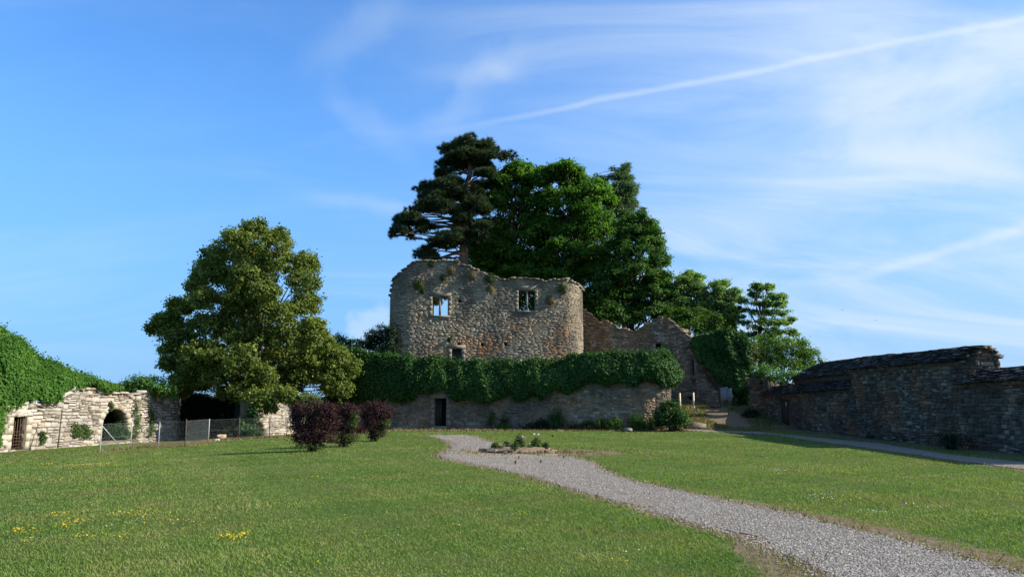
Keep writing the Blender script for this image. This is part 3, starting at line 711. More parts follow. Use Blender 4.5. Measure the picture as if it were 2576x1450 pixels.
fr = frame_stones(left, lw, ol, M['dressed_pale'], .24, .42, 0, .03, .5, name='door_frame')
# voussoirs of the arch
R = (oa['s1'] - oa['s0']) / 2; sc = (oa['s0'] + oa['s1']) / 2; zc = oa['z1'] - R
for k in range(9):
    a0, a1 = math.pi * (k + .04) / 9, math.pi * (k + .96) / 9; vv = []
    for dep in (.05, -.5):
        for (a, r_) in ((a0, R + .004), (a1, R + .004), (a1, R + .27 + rng.normal(0, .02)), (a0, R + .27 + rng.normal(0, .02))):
            q = sc + r_ * math.cos(a); p = lw.P(q) + lw.N(q) * dep; vv.append((p[0], p[1], zc + r_ * math.sin(a)))
    obj('voussoir', vv, np.array([[0, 1, 2, 3], [7, 6, 5, 4], [0, 4, 5, 1], [1, 5, 6, 2], [2, 6, 7, 3], [3, 7, 4, 0]]), M['dressed_pale'], left)
for (s0_, o_, zz) in ((-1, oa, None), (1, oa, None)):
    z = oa['z0']; k = 0
    while z < zc - .05:
        h = min(.34, zc - z); w = .24 * (1 + .4 * (k % 2)); q = (oa['s0'] if s0_ < 0 else oa['s1']) + s0_ * w / 2; m = MB()
        p = lw.P(q) + lw.N(q) * (-.2); m.box((p[0], p[1], z + h / 2), (w, .5, h - .015), math.atan2(*lw.T(q)[::-1]), .01); m.build('jamb_stone', M['dressed_pale'], left); z += h; k += 1
# near-black lining behind arch and door, shade put in as colour
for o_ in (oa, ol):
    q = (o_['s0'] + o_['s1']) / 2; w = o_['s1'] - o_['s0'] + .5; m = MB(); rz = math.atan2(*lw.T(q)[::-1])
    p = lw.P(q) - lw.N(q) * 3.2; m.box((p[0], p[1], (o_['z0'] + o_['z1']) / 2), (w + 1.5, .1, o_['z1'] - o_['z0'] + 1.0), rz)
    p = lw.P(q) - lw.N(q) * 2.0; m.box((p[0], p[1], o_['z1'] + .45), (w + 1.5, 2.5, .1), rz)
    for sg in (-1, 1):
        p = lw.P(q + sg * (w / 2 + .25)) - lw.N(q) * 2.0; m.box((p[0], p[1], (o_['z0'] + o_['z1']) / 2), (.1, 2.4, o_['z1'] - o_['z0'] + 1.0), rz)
    m.build('shade_lining', M['recess_shade'], left)
# iron grille in the door: each bar a piece
wl_ = ol['s1'] - ol['s0']
for k in range(6):
    q = ol['s0'] + wl_ * (k + .3) / 6; p = lw.P(q) - lw.N(q) * .12; m = MB(); m.tube([(p[0], p[1], ol['z0']), (p[0], p[1], ol['z1'] - (.0 if k > 2 else .2))], .016, 5); m.build('grille_bar', M['iron'], left)
for k in range(6):
    z = ol['z0'] + .1 + k * .15; p0 = lw.P(ol['s0']) - lw.N(ol['s0']) * .14; p1 = lw.P(ol['s1'] - .12) - lw.N(ol['s1']) * .14; m = MB(); m.tube([(p0[0], p0[1], z), (p1[0], p1[1], z)], .014, 5); m.build('grille_bar', M['iron'], left)

# --- the second piece of pale wall, seen between the lime tree and the purple shrubs
sp = [(X(636, 45.2), 45.2), (X(652, 45.8), 45.8), (X(700, 47.4), 47.4), (X(740, 48.9), 48.9), (X(768, 50.2), 50.2)]
sw = Wall(sp, ztop_from(prof([(550, 1010), (600, 1004), (650, 1006), (700, 1003), (735, 1004), (752, 1018), (770, 1045)]), .1), lambda x, y: float(terrain(x, y)) - .1, .8)
sw2 = thing('courtyard_wall', (X(690, 46.2), 46.2, -.4), 'short sunlit limestone wall between the lime tree and the purple shrubs', 'wall')
os_ = sw.opening(640, 666, 1060, 1100, arch=True, margin=.2); sw.core(sw2, M['mortar_pale'])
put_stones(sw2, sw.stones((.12, .26), (.22, .5), .045, None, .08, .026, 10), 'limestone', 200)
R = (os_['s1'] - os_['s0']) / 2; sc = (os_['s0'] + os_['s1']) / 2; zc = os_['z1'] - R
for k in range(7):
    a0, a1 = math.pi * (k + .04) / 7, math.pi * (k + .96) / 7; vv = []
    for dep in (.05, -.5):
        for (a, r_) in ((a0, R + .004), (a1, R + .004), (a1, R + .24), (a0, R + .24)):
            q = sc + r_ * math.cos(a); p = sw.P(q) + sw.N(q) * dep; vv.append((p[0], p[1], zc + r_ * math.sin(a)))
    obj('voussoir', vv, np.array([[0, 1, 2, 3], [7, 6, 5, 4], [0, 4, 5, 1], [1, 5, 6, 2], [2, 6, 7, 3], [3, 7, 4, 0]]), M['dressed_pale'], sw2)
m = MB(); p = sw.P(sc) - sw.N(sc) * .85; m.box((p[0], p[1], zc), (2 * R + .6, .05, 3.0)); m.build('shade_lining', M['recess_shade'], sw2)  # flat near-black sheet behind the arch, shade put into its colour

# --- outbuildings on the right: long walls under stone-slab roofs
def roof_slabs(root, e0, e1, r0, r1, n_rows, wr=(.22, .55), th=(.03, .048), limit=250, seed=0, over=.10, skip=None):
    """e0-e1 the eave line, r0-r1 the ridge line"""
    r = np.random.default_rng(seed + 40); e0, e1, r0, r1 = [np.asarray(k, float) for k in (e0, e1, r0, r1)]; items = []
    vs = variants('slab')
    n_rows = int(n_rows * 1.25)
    for i in range(n_rows):
        f = i / max(n_rows - 1, 1); a = e0 + (r0 - e0) * f; b = e1 + (r1 - e1) * f; L = np.linalg.norm(b - a); d = (b - a) / L; q = -r.uniform(0, .2)
        while q < L:
            w = r.uniform(*wr); qc = q + w / 2
            if 0 < qc < L:
                p = a + d * qc; p = p + np.array([0, 0, .02 + r.normal(0, .004) + .018 * float(wob(qc, i * .3, 1.1, seed))])
                items.append((p, d, unit(np.array([0, 0, 1.0]) + r.normal(0, .016, 3)), w - .012, r.uniform(*th), .17 + r.uniform(0, .07)))
            q += w
    put_slabs(root, items, limit)
def put_slabs(root, items, limit):
    vs = variants('slab'); sc_ = np.array([i[3] * i[4] / i[0][1] ** 2 for i in items]); order = np.argsort(-sc_); mb = MB()
    for rank, idx in enumerate(order):
        pos, t, up, w, h, dp = items[idx]; v, f4, f3, me = vs[int(rng.integers(len(vs)))]
        up = unit(up - t * (up @ t)); out_ = np.cross(t, up)
        if rank < limit:
            o = bpy.data.objects.new('roof_slab', me); C.objects.link(o)
            mt = Matrix(((t[0] * w, out_[0] * dp, up[0] * h, pos[0]), (t[1] * w, out_[1] * dp, up[1] * h, pos[1]), (t[2] * w, out_[2] * dp, up[2] * h, pos[2]), (0, 0, 0, 1)))
            o.parent = root; o.matrix_basis = Matrix.Translation(-Vector(root['_loc'])) @ mt
        else: mb.add(pos + v[:, :1] * t * w + v[:, 1:2] * out_ * dp + v[:, 2:] * up * h, [f4, f3])
    if mb.n: mb.build('roof_slab_rows', M['slab'], root, 'stuff')
def roof_body(root, pts_e, pts_r, back, mat):
    """solid under the slabs: eave line, ridge line, back eave line"""
    v = np.array([pts_e[0], pts_e[1], pts_r[0], pts_r[1], back[0], back[1], (back[0][0], back[0][1], pts_e[0][2] - .5), (back[1][0], back[1][1], pts_e[1][2] - .5), (pts_e[0][0] + .45, pts_e[0][1], pts_e[0][2] - .5), (pts_e[1][0] + .45, pts_e[1][1], pts_e[1][2] - .5)], float)
    v[:6, 2] -= .06
    f4 = np.array([[0, 1, 3, 2], [2, 3, 5, 4], [4, 5, 7, 6], [6, 7, 9, 8], [8, 9, 1, 0]]); f3 = np.array([[0, 2, 8], [2, 6, 8], [2, 4, 6], [1, 9, 3], [3, 9, 7], [3, 7, 5]])
    return obj('roof', v, [f4, f3], mat, root)
barn = thing('stone_outbuilding', (17.6, 33, .1), 'taller shaded rubble building with a stone slab roof and a stepped gable end', 'building')
mw = Wall([(17.0, 38.3), (17.0, 33), (17.0, 28.75), (17.25, 28.6), (17.7, 28.6), (18.25, 28.6)], lambda x, y: 3.24 + (0.45 if False else 0) , lambda x, y: float(terrain(x, y)) - .15, .55)
mw.zt = np.where(mw.p[:, 0] > 17.05, 3.30 + .50 * (1 - np.abs(mw.p[:, 0] - 17.72) / .66), mw.zt)
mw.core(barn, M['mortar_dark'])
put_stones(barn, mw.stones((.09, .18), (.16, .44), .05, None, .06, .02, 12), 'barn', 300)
roof_body(barn, [(16.86, 38.4, 3.30), (16.86, 28.75, 3.24)], [(17.75, 38.4, 3.84), (17.75, 28.75, 3.80)], [(18.4, 38.4, 3.3), (18.4, 28.75, 3.3)], M['mortar_dark'])
roof_slabs(barn, (16.84, 38.4, 3.32), (16.84, 28.55, 3.24), (17.75, 38.4, 3.86), (17.75, 28.55, 3.81), 13, seed=1, limit=280)
roof_slabs(barn, (18.2, 28.62, 3.40), (18.2, 38.4, 3.40), (17.78, 28.62, 3.80), (17.78, 38.4, 3.86), 9, seed=2, limit=20)

near = thing('stone_outbuilding', (17.4, 25, 0), 'low rubble building cut by the edge of the picture, with slab roof', 'building')
nw = Wall([(16.93, 28.9), (16.93, 21)], 2.33, lambda x, y: float(terrain(x, y)) - .15, .55)
od2 = nw.opening(2573, 2660, 985, 1148, margin=.2, arch=True)
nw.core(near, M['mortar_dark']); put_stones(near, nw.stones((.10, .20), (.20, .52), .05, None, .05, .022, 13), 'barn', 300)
roof_body(near, [(16.80, 28.62, 2.36), (16.80, 21, 2.50)], [(17.75, 28.62, 2.86), (17.75, 21, 2.96)], [(18.6, 28.62, 2.4), (18.6, 21, 2.5)], M['mortar_dark'])
roof_slabs(near, (16.76, 28.95, 2.36), (16.76, 21, 2.52), (17.75, 28.5, 2.88), (17.75, 21, 2.98), 12, seed=3, limit=250)
q = (od2['s0'] + od2['s1']) / 2; p = nw.P(q) - nw.N(q) * .9; m = MB(); m.box((p[0], p[1], 1.2), (.05, 3, 3)); m.build('shade_backing', M['recess_shade'], near)  # near-black sheet paints the shade in the cut-off doorway

lean = thing('stone_outbuilding', (17.5, 44, .1), 'lower brownish shed with a lean-to slab roof and a dark door', 'building')
ww = Wall([(16.98, 52.2), (16.98, 46.9), (17.0, 38.1)], lambda x, y: 2.16 + .14 * sstep(47, 38, y), lambda x, y: float(terrain(x, y)) - .15, .55)
odl = ww.opening(1958, 1985, 1004, 1083, margin=.08); ww.core(lean, M['mortar_dark'])
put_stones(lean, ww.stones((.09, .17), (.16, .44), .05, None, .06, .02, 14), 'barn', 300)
uw = Wall([(17.82, 47.6), (17.82, 38.2)], 3.12, 2.4, .4); uw.core(lean, M['mortar_dark'], 'upper_wall')
put_stones(lean, uw.stones((.09, .16), (.2, .45), .05, None, .04, .02, 15), 'barn', 0, 'upper_stone')
for k in range(4):
    w = (odl['s1'] - odl['s0']) / 4; p = ww.P(odl['s0'] + w * (k + .5)) - ww.N(1.0) * .22; m = MB(); m.box((p[0], p[1], (odl['z0'] + odl['z1']) / 2), (.04, w - .012, odl['z1'] - odl['z0'])); m.build('door_plank', M['wood'], lean)
pl = ww.P((odl['s0'] + odl['s1']) / 2); m = MB(); m.box((pl[0] + .17, pl[1] + .05, 1.58), (.012, .2, .28)); m.build('door_notice', M['pale_wood'], lean)
roof_body(lean, [(16.9, 46.9, 2.22), (16.9, 38.2, 2.36)], [(17.8, 46.9, 2.80), (17.8, 38.2, 2.86)], [(17.85, 46.9, 2.7), (17.85, 38.2, 2.7)], M['mortar_dark'])
roof_slabs(lean, (16.84, 46.9, 2.22), (16.84, 38.25, 2.36), (17.75, 46.9, 2.80), (17.75, 38.25, 2.86), 11, seed=4, limit=200)
roof_body(lean, [(17.6, 48.2, 3.10), (17.6, 38.3, 3.16)], [(19.1, 47.0, 4.06), (19.1, 38.3, 4.06)], [(20.4, 47, 3.2), (20.4, 38.3, 3.2)], M['mortar_dark'])
roof_slabs(lean, (17.56, 48.3, 3.10), (17.56, 38.2, 3.16), (19.1, 47.0, 4.08), (19.1, 38.2, 4.08), 17, seed=5, limit=90)
roof_slabs(lean, (16.84, 52.0, 2.14), (16.84, 47.0, 2.16), (17.8, 52.0, 2.75), (17.8, 47.0, 2.75), 11, seed=6, limit=10)
roof_body(lean, [(16.9, 52.0, 2.14), (16.9, 47.0, 2.16)], [(17.85, 52, 2.74), (17.85, 47, 2.74)], [(18.4, 52, 2.5), (18.4, 47, 2.5)], M['mortar_dark'])

endw = thing('gable_stub', (16.2, 53, .6), 'pointed stub of rubble wall at the far end of the outbuildings', 'wall')
ew = Wall([(X(1884, 53.6), 53.6), (X(1900, 53.2), 53.2), (X(1945, 52.3), 52.3), (17.05, 52.15)], ztop_from(prof([(1870, 985), (1886, 945), (1896, 936), (1915, 945), (1945, 962), (1985, 985)]), .06), lambda x, y: float(terrain(x, y)) - .2, .5)
ew.core(endw, M['mortar_dark']); put_stones(endw, ew.stones((.11, .2), (.2, .5), .05, None, .06, .02, 16), 'barn', 150)

# ------------------------------------------------------------------ foliage generators
def leaves_mesh(pos, nrm, size, aspect=.62, fold=.18, tdir=None):
    n = len(pos); nrm = unit(nrm); r = rng.normal(0, 1, (n, 3)) if tdir is None else tdir + rng.normal(0, .35, (n, 3))
    t = unit(r - nrm * np.sum(r * nrm, 1)[:, None]); b = np.cross(nrm, t); L = np.broadcast_to(np.asarray(size), (n,))[:, None]
    base = pos - t * L * .5; tip = pos + t * L * .5; mid = nrm * L * fold
    v = np.stack([base, pos + b * L * aspect * .5 - t * L * .06 + mid, tip, pos - b * L * aspect * .5 - t * L * .06 + mid], 1).reshape(-1, 3)
    k = np.arange(n)[:, None] * 4
    return v, np.concatenate([k + np.array([[0, 1, 2]]), k + np.array([[0, 2, 3]])])
class Leaves:
    def __init__(s): s.p = []; s.n = []; s.s = []; s.r = []; s.t = []
    def add(s, p, n, size, rnd, t=None):
        s.p.append(p); s.n.append(n); s.s.append(np.broadcast_to(np.asarray(size, float), (len(p),))); s.r.append(rnd); s.t.append(np.zeros((len(p), 3)) if t is None else np.broadcast_to(t, (len(p), 3)))
    def build(s, name, mat, parent, aspect=.62, fold=.18, tdir=False):
        p = np.concatenate(s.p); n = np.concatenate(s.n); z = np.concatenate(s.s); r = np.concatenate(s.r)
        v, f = leaves_mesh(p, n, z, aspect, fold, np.concatenate(s.t) if tdir else None)
        return obj(name, v, f, mat, parent, attrs={'rnd': np.repeat(np.clip(r, 0, 1), 4)})
def rdirs(n):
    return unit(rng.normal(0, 1, (n, 3)))
def crown_leaves(lv, lobes, clump=.5, per=26, cover=2.4, size=(.13, .2), up=.55, outw=.7, jit=.5, flat=.6, inner=.55, tone=None):
    for c, r in lobes:
        c = np.asarray(c, float); r = np.asarray(r, float); A = 4 * math.pi * ((r[0] * r[1]) ** 1.6 / 3 + (r[0] * r[2]) ** 1.6 / 3 + (r[1] * r[2]) ** 1.6 / 3) ** (1 / 1.6)
        nc = max(5, int(cover * A / (math.pi * clump * clump))); d = rdirs(nc)
        keep = d[:, 2] > -.8; d = d[keep]; nc = len(d)
        cc = c + d * r * (1 - (1 - inner) * rng.random(nc)[:, None] ** 1.8); cr = clump * rng.uniform(.65, 1.3, nc)
        idx = np.repeat(np.arange(nc), rng.poisson(per, nc)); k = len(idx)
        g = rng.normal(0, .5, (k, 3)) * np.array([1, 1, flat]) * cr[idx][:, None]
        p = cc[idx] + g; n = d[idx] * outw + np.array([0, 0, up]) + rng.normal(0, jit, (k, 3)) + .5 * unit(g)
        base = rng.random(nc)
        rn = .45 * base[idx] + .55 * rng.random(k)
        if tone is not None: rn = rn * .75 + tone(p) * .25
        lv.add(p, n, rng.uniform(*size, k), rn)
def lobes_from(zl, conv, Y, hw_c, depth=.8, copies=True, rscale=1.0, jitter=.3):
    """zl: (x, y, rx, ry) in the photograph's crop; conv turns them to picture coordinates; hw_c = (centre u, half width u)"""
    out_ = []
    for (x, y, rx, ry) in zl:
        u, v, ru, rv = conv(x, y, rx, ry); e = max(0.0, 1 - ((u - hw_c[0]) / hw_c[1]) ** 2) ** .5; D_ = e * hw_c[1] / FD * Y * depth
        dys = [-D_ * rng.uniform(.3, .8), D_ * rng.uniform(.2, .8)] if (copies and D_ > 1.2) else [rng.uniform(-.4, .4) * D_]
        for dy in dys:
            Yk = Y + dy; c = at(u, v, Yk); a, b = ru / FD * Yk * rscale, rv / FD * Yk * rscale
            out_.append((c, np.array([a, (a + b) / 2, b])))
    return out_
def ragged(lobes, k=5, f=(.28, .5), push=.92):
    out_ = list(lobes)
    for c, r in lobes:
        d = rdirs(k); d[:, 2] = np.abs(d[:, 2]) * .9 - .15
        for e in d: out_.append((c + unit(e) * r * push, r * rng.uniform(*f)))
    return out_
def tree_limbs(mb, base, axis_pts, axis_r, lobes, limb_r=.09, frac=(.15, .75), lift=.5):
    mb.tube(axis_pts, axis_r, 9, .5); ax = np.asarray(axis_pts, float)
    for c, r in lobes:
        z = base[2] + (c[2] - base[2]) * rng.uniform(.45, .75); z = np.clip(z, ax[0, 2] + frac[0] * (ax[-1, 2] - ax[0, 2]), ax[-1, 2] - .1)
        p0 = np.array([np.interp(z, ax[:, 2], ax[:, k]) for k in range(3)])
        mb.tube(bend(p0, c, lift, 7, .06), np.linspace(limb_r, .018, 7), 5, .5)
        for _ in range(4):
            mb.tube(bend(p0 + (c - p0) * rng.uniform(.5, .9), c + rdirs(1)[0] * r * .9, .1, 4, .04), np.linspace(limb_r * .35, .01, 4), 4, .5)

Z2 = lambda x, y, rx, ry: (335.4 + x * .4164, 523.2 + y * .4164, rx * .4164, ry * .4164)
Z4 = lambda x, y, rx, ry: (939.2 + x * .2868, 322 + y * .2868, rx * .2868, ry * .2868)
Z9 = lambda x, y, rx, ry: (1643.5 + x * .2406, 657.4 + y * .2406, rx * .2406, ry * .2406)
DD = lambda x, y, rx, ry: (x, y, rx, ry)

# --- lime tree
LIME = [(740, 140, 90, 70), (620, 195, 90, 70), (880, 205, 90, 70), (500, 290, 85, 75), (700, 300, 130, 85), (860, 330, 120, 85), (1040, 335, 80, 65), (440, 395, 85, 70), (385, 475, 60, 50), (700, 440, 140, 85), (1030, 455, 100, 75), (560, 420, 90, 60), (420, 560, 105, 60), (290, 605, 85, 55), (205, 680, 75, 48), (130, 730, 38, 36), (265, 765, 105, 70), (640, 640, 150, 80), (860, 640, 120, 80), (1040, 595, 105, 75), (450, 720, 140, 80), (700, 780, 170, 85), (950, 780, 140, 90), (1085, 720, 75, 55), (235, 865, 78, 60), (215, 950, 55, 45), (420, 880, 150, 80), (640, 920, 160, 80), (860, 920, 150, 85), (1050, 900, 140, 80), (1200, 900, 95, 70), (1265, 970, 65, 65), (1150, 1020, 110, 60), (950, 1030, 130, 70), (760, 1020, 130, 65), (320, 1030, 90, 52), (290, 1105, 55, 45), (660, 1085, 70, 42), (800, 1120, 95, 48), (730, 1185, 50, 30), (1190, 1085, 90, 40), (1255, 1110, 38, 36), (400, 1070, 55, 35), (460, 990, 110, 55), (540, 965, 100, 55), (570, 1010, 80, 40), (390, 960, 110, 55), (480, 1040, 60, 28), (330, 960, 90, 50), (800, 500, 90, 60), (760, 570, 90, 60), (620, 540, 90, 60), (640, 1125, 80, 40), (705, 1150, 80, 38), (565, 1118, 46, 28), (300, 1060, 90, 48), (770, 1090, 90, 50), (900, 1090, 80, 44), (1110, 810, 90, 80), (1120, 950, 90, 70), (1060, 1000, 90, 60)]
YL = 49.0; lbase = groundpt(640, 1104); lbase = np.array([X(640, YL), YL, float(terrain(X(640, YL), YL))])
lime = thing('lime_tree', lbase, 'large yellow-green lime tree in flower standing alone on the left', 'tree')
lob = lobes_from([(a, b, c, d * 1.2) for a, b, c, d in LIME], Z2, YL, (632, 255), .72, True, .84)
for c, r in lob:
    if c[0] > X(695, YL) and c[2] < 5.2: c[1] = max(c[1], 49.0)
lob += lobes_from([(690, 1002, 26, 15), (662, 1012, 20, 15), (735, 1004, 22, 13), (712, 990, 24, 16), (640, 1000, 24, 16), (676, 1026, 10, 9), (770, 1010, 22, 12)], DD, 44.6, (690, 60), .1, False)
lv = Leaves(); crown_leaves(lv, ragged(lob, 5, (.25, .45), .95), .30, 22, 1.3, (.12, .24), .35, .55, .6, .9, .5); lv.build('crown', M['lime'], lime)
mb = MB(); tree_limbs(mb, lbase, np.array([lbase + (0, 0, -.1), lbase + (.05, 0, 1.8), lbase + (.1, 0, 4.8), lbase + (.2, 0, 8.4), lbase + (.5, 0, 11.4), lbase + (.6, 0, 12.8)]), [.42, .33, .28, .19, .09, .03], lob[::2], .07)
mb.build('trunk', M['bark'], lime, smooth=True)

# --- black pine
PINE = [(800, 130, 95, 45), (720, 195, 110, 45), (960, 170, 95, 40), (640, 210, 60, 48), (1045, 225, 50, 45), (850, 255, 170, 50), (700, 320, 130, 50), (1180, 265, 60, 42), (1110, 260, 50, 30), (615, 390, 70, 40), (900, 320, 140, 38), (980, 400, 90, 30), (600, 425, 55, 26), (540, 490, 60, 30), (640, 500, 120, 42), (470, 545, 80, 42), (700, 590, 150, 52), (560, 600, 105, 45), (425, 600, 42, 32), (960, 510, 115, 32), (800, 620, 80, 45), (500, 680, 110, 45), (640, 720, 120, 42), (415, 725, 80, 38), (330, 775, 78, 38), (260, 830, 70, 34), (380, 840, 110, 30), (225, 900, 66, 26), (175, 945, 36, 20), (330, 965, 34, 24), (440, 900, 50, 28), (505, 885, 40, 28), (295, 920, 52, 22), (830, 700, 100, 42), (780, 800, 90, 42), (890, 660, 95, 36), (960, 720, 90, 34), (620, 985, 100, 30), (700, 960, 80, 38), (555, 1040, 66, 34), (480, 1115, 92, 36), (415, 1150, 52, 22), (650, 1045, 50, 26), (730, 880, 60, 44), (900, 930, 110, 34), (960, 860, 90, 30), (560, 1200, 70, 30), (610, 1290, 60, 30), (660, 1360, 60, 30), (590, 1330, 50, 30), (545, 1480, 40, 30), (600, 1490, 55, 34), (570, 1540, 34, 26), (525, 1515, 30, 30), (640, 1440, 40, 30), (860, 1010, 80, 30), (880, 560, 90, 30)]
YP = 64.0; pb = at(1166, 663, YP); pb[2] = 3.2
pine = thing('black_pine', pb, 'tall dark pine with layered boughs leaning left behind the castle', 'tree')
trunk = np.array([pb] + [at(u, v, YP) for u, v in ((1166, 663), (1168, 580), (1172, 534), (1174, 477), (1177, 455), (1183, 434), (1179, 394), (1174, 358))])
plob = []; extra_ = []
for (x, y, rx, ry) in PINE:
    u, v, ru, rv = Z4(x, y, rx, ry); spread = abs(u - 1174) / FD * YP
    for k in range(2 if rx > 60 else 1):
        Yk = YP + rng.uniform(-1, 1) * (1.2 + .45 * spread) * (1 if rx > 60 else .5); c = at(u, v, Yk); plob.append((c, np.array([ru / FD * Yk, ru / FD * Yk * .95, rv / FD * Yk * 1.15])))
        for _ in range(3):
            c2 = c + rdirs(1)[0] * plob[-1][1] * [.95, .95, 1.0] + [0, 0, .12]; r2 = plob[-1][1] * rng.uniform(.35, .6); plob.append((c2, np.maximum(r2, .22))) if False else extra_.append((c2, np.maximum(r2, .24)))
def tufts(lobes, per_m2, nn, L, wdt, upb=.5, col_jit=.5):
    V = []; R = []
    for c, r in lobes:
        n = max(8, int(per_m2 * math.pi * r[0] * r[1])); d = rdirs(n); d[:, 2] = np.abs(d[:, 2]) * 1.2 - .35; d = unit(d)
        p = c + d * r * rng.uniform(.55, 1.05, n)[:, None]; ax = unit(d * np.array([1, 1, .6]) + np.array([0, 0, upb]))
        idx = np.repeat(np.arange(n), nn); k = len(idx); nd = unit(ax[idx] + rng.normal(0, .75, (k, 3))); s = unit(np.cross(nd, rng.normal(0, 1, (k, 3)))) * wdt * .5
        b0 = p[idx] - nd * .03; tip = p[idx] + nd * (L * rng.uniform(.7, 1.2, k))[:, None]
        V.append(np.stack([b0 - s, b0 + s, tip], 1).reshape(-1, 3)); base = rng.random(n); R.append(np.repeat(.5 * base[idx] + .5 * rng.random(k), 3))
    V = np.concatenate(V); return V, np.arange(len(V)).reshape(-1, 3), np.concatenate(R)
v, f, r = tufts(plob + extra_, 24, 24, .36, .06); obj('crown', v, f, M['needle'], pine, attrs={'rnd': r})
mb = MB(); mb.tube(trunk, [.46, .42, .36, .31, .27, .24, .21, .14, .05], 10, .5)
for c, r in plob:
    z = np.clip(c[2] + rng.uniform(-.6, .5), trunk[1, 2], trunk[-1, 2] - .2); p0 = np.array([np.interp(z, trunk[:, 2], trunk[:, k]) for k in range(3)])
    mb.tube(bend(p0, c, rng.uniform(-.1, .25), 7, .08), np.linspace(.11, .025, 7), 5, .5)
    for _ in range(5): mb.tube(bend(c + (p0 - c) * rng.uniform(0, .3), c + rdirs(1)[0] * r * .85, .05, 4, .03), np.linspace(.03, .01, 4), 4, .5)
for pts in ([(1168, 575), (1136, 571), (1094, 567), (1054, 580), (985, 594)], [(1168, 636), (1140, 638), (1108, 648), (1078, 649)]):
    mb.tube(np.array([at(u, v, YP - .3) for u, v in pts]), np.linspace(.17, .05, len(pts)), 6, .5)
mb.build('trunk', M['pine_bark'], pine, smooth=True)

# --- broadleaf trees behind the castle
def broadleaf(name, label, zl, conv, Y, hw, mat, clump, per, cover, size, base_u, trunk_r=.3, depth=.8, ground=3.2, group=None, up=.55, flat=.6, top=None, inner=.5):
    lo = lobes_from(zl, conv, Y, hw, depth, True, .93); zs = max(c[2] for c, r in lo)
    b = np.array([X(base_u, Y, 800), Y, ground]); t = thing(name, b, label, 'tree', group)
    lv = Leaves(); crown_leaves(lv, ragged(lo, 7, (.26, .5), 1.0), clump, per, cover, size, up, .65, .5, flat, inner); lv.build('crown', mat, t)
    m = MB(); h = zs - ground; jx = rng.normal(0, .25, 4)
    tree_limbs(m, b, np.array([b, b + (jx[0] * .3, 0, h * .3), b + (jx[1], 0, h * .55), b + (jx[2], .2, h * .8), b + (jx[3], 0, h * .98)]), [trunk_r, trunk_r * .8, trunk_r * .6, trunk_r * .3, .03], lo[::2], trunk_r * .3)
    m.build('trunk', M['bark'], t, smooth=True); return t
MAPLE_A = [(1262, 350, 26, 38), (1330, 365, 24, 32), (1160, 425, 28, 38), (1210, 385, 24, 34), (1100, 470, 28, 36), (1395, 430, 26, 34), (1270, 425, 105, 90), (1150, 470, 95, 85), (1370, 480, 85, 90), (1200, 640, 190, 120), (1400, 690, 165, 130), (1040, 680, 130, 110), (1250, 870, 230, 140), (1000, 900, 150, 120), (1450, 930, 160, 130), (1150, 1110, 240, 120), (960, 1120, 130, 100), (1420, 1170, 190, 110), (1050, 1260, 200, 90), (1300, 1290, 220, 90)]
MAPLE_B = [(1480, 405, 24, 34), (1590, 375, 28, 34), (1690, 350, 24, 40), (1640, 375, 24, 30), (1770, 395, 26, 34), (1840, 480, 26, 30), (1950, 500, 28, 36), (2005, 545, 24, 34), (2060, 640, 26, 34), (1680, 410, 85, 70), (1590, 430, 90, 75), (1500, 470, 75, 70), (1760, 470, 95, 85), (1900, 570, 100, 85), (1960, 610, 95, 90), (1680, 640, 190, 130), (1900, 740, 150, 130), (1600, 860, 170, 140), (1830, 930, 190, 140), (2000, 880, 120, 110), (1640, 1100, 190, 130), (1880, 1150, 190, 130), (1750, 1300, 220, 110), (1980, 1280, 170, 110), (1600, 1320, 160, 90)]
HORN = [(2330, 830, 95, 70), (2240, 900, 130, 100), (2410, 920, 95, 90), (2470, 1040, 85, 90), (2300, 1060, 170, 120), (2130, 1080, 130, 110), (2510, 1180, 70, 90), (2350, 1250, 180, 130), (2150, 1280, 170, 120), (2500, 1340, 100, 90), (2000, 1450, 160, 110), (2200, 1460, 190, 120), (2420, 1480, 170, 110), (2560, 1460, 90, 90), (1950, 1580, 150, 110), (2150, 1620, 200, 110), (2380, 1640, 200, 110), (2560, 1620, 110, 90)]
broadleaf('maple_tree', 'big green maple right beside the dark pine, behind the castle', MAPLE_A, Z4, 68, (1300, 160), M['maple'], .52, 46, .62, (.17, .34), 1290, .35, .7)
broadleaf('maple_tree', 'big green maple in the middle, between its twin and the blue-green larch', MAPLE_B, Z4, 66.5, (1450, 165), M['maple'], .52, 46, .62, (.17, .34), 1460, .35, .7)
broadleaf('hornbeam_tree', 'dense darker broadleaf tree on the right flank of the grove behind the broken wall', HORN, Z4, 64, (1600, 130), M['hornbeam'], .44, 40, .60, (.15, .30), 1590, .3, .75)
# back rank of the grove, dark, fills the depth behind
broadleaf('grove_tree', 'shadowy tree filling the gap behind the castle and the maples', [(1210, 690, 40, 55), (1300, 670, 60, 55), (1400, 690, 60, 50), (1490, 680, 55, 60), (1560, 720, 50, 60), (1260, 600, 55, 60), (1380, 600, 60, 60), (1500, 590, 55, 60), (1320, 765, 50, 40), (1400, 775, 50, 40), (1480, 785, 45, 45), (1540, 800, 45, 45), (1255, 725, 40, 32), (1330, 720, 45, 35)], DD, 74, (1390, 200), M['hornbeam'], .7, 24, .9, (.2, .36), 1400, .35, .4)

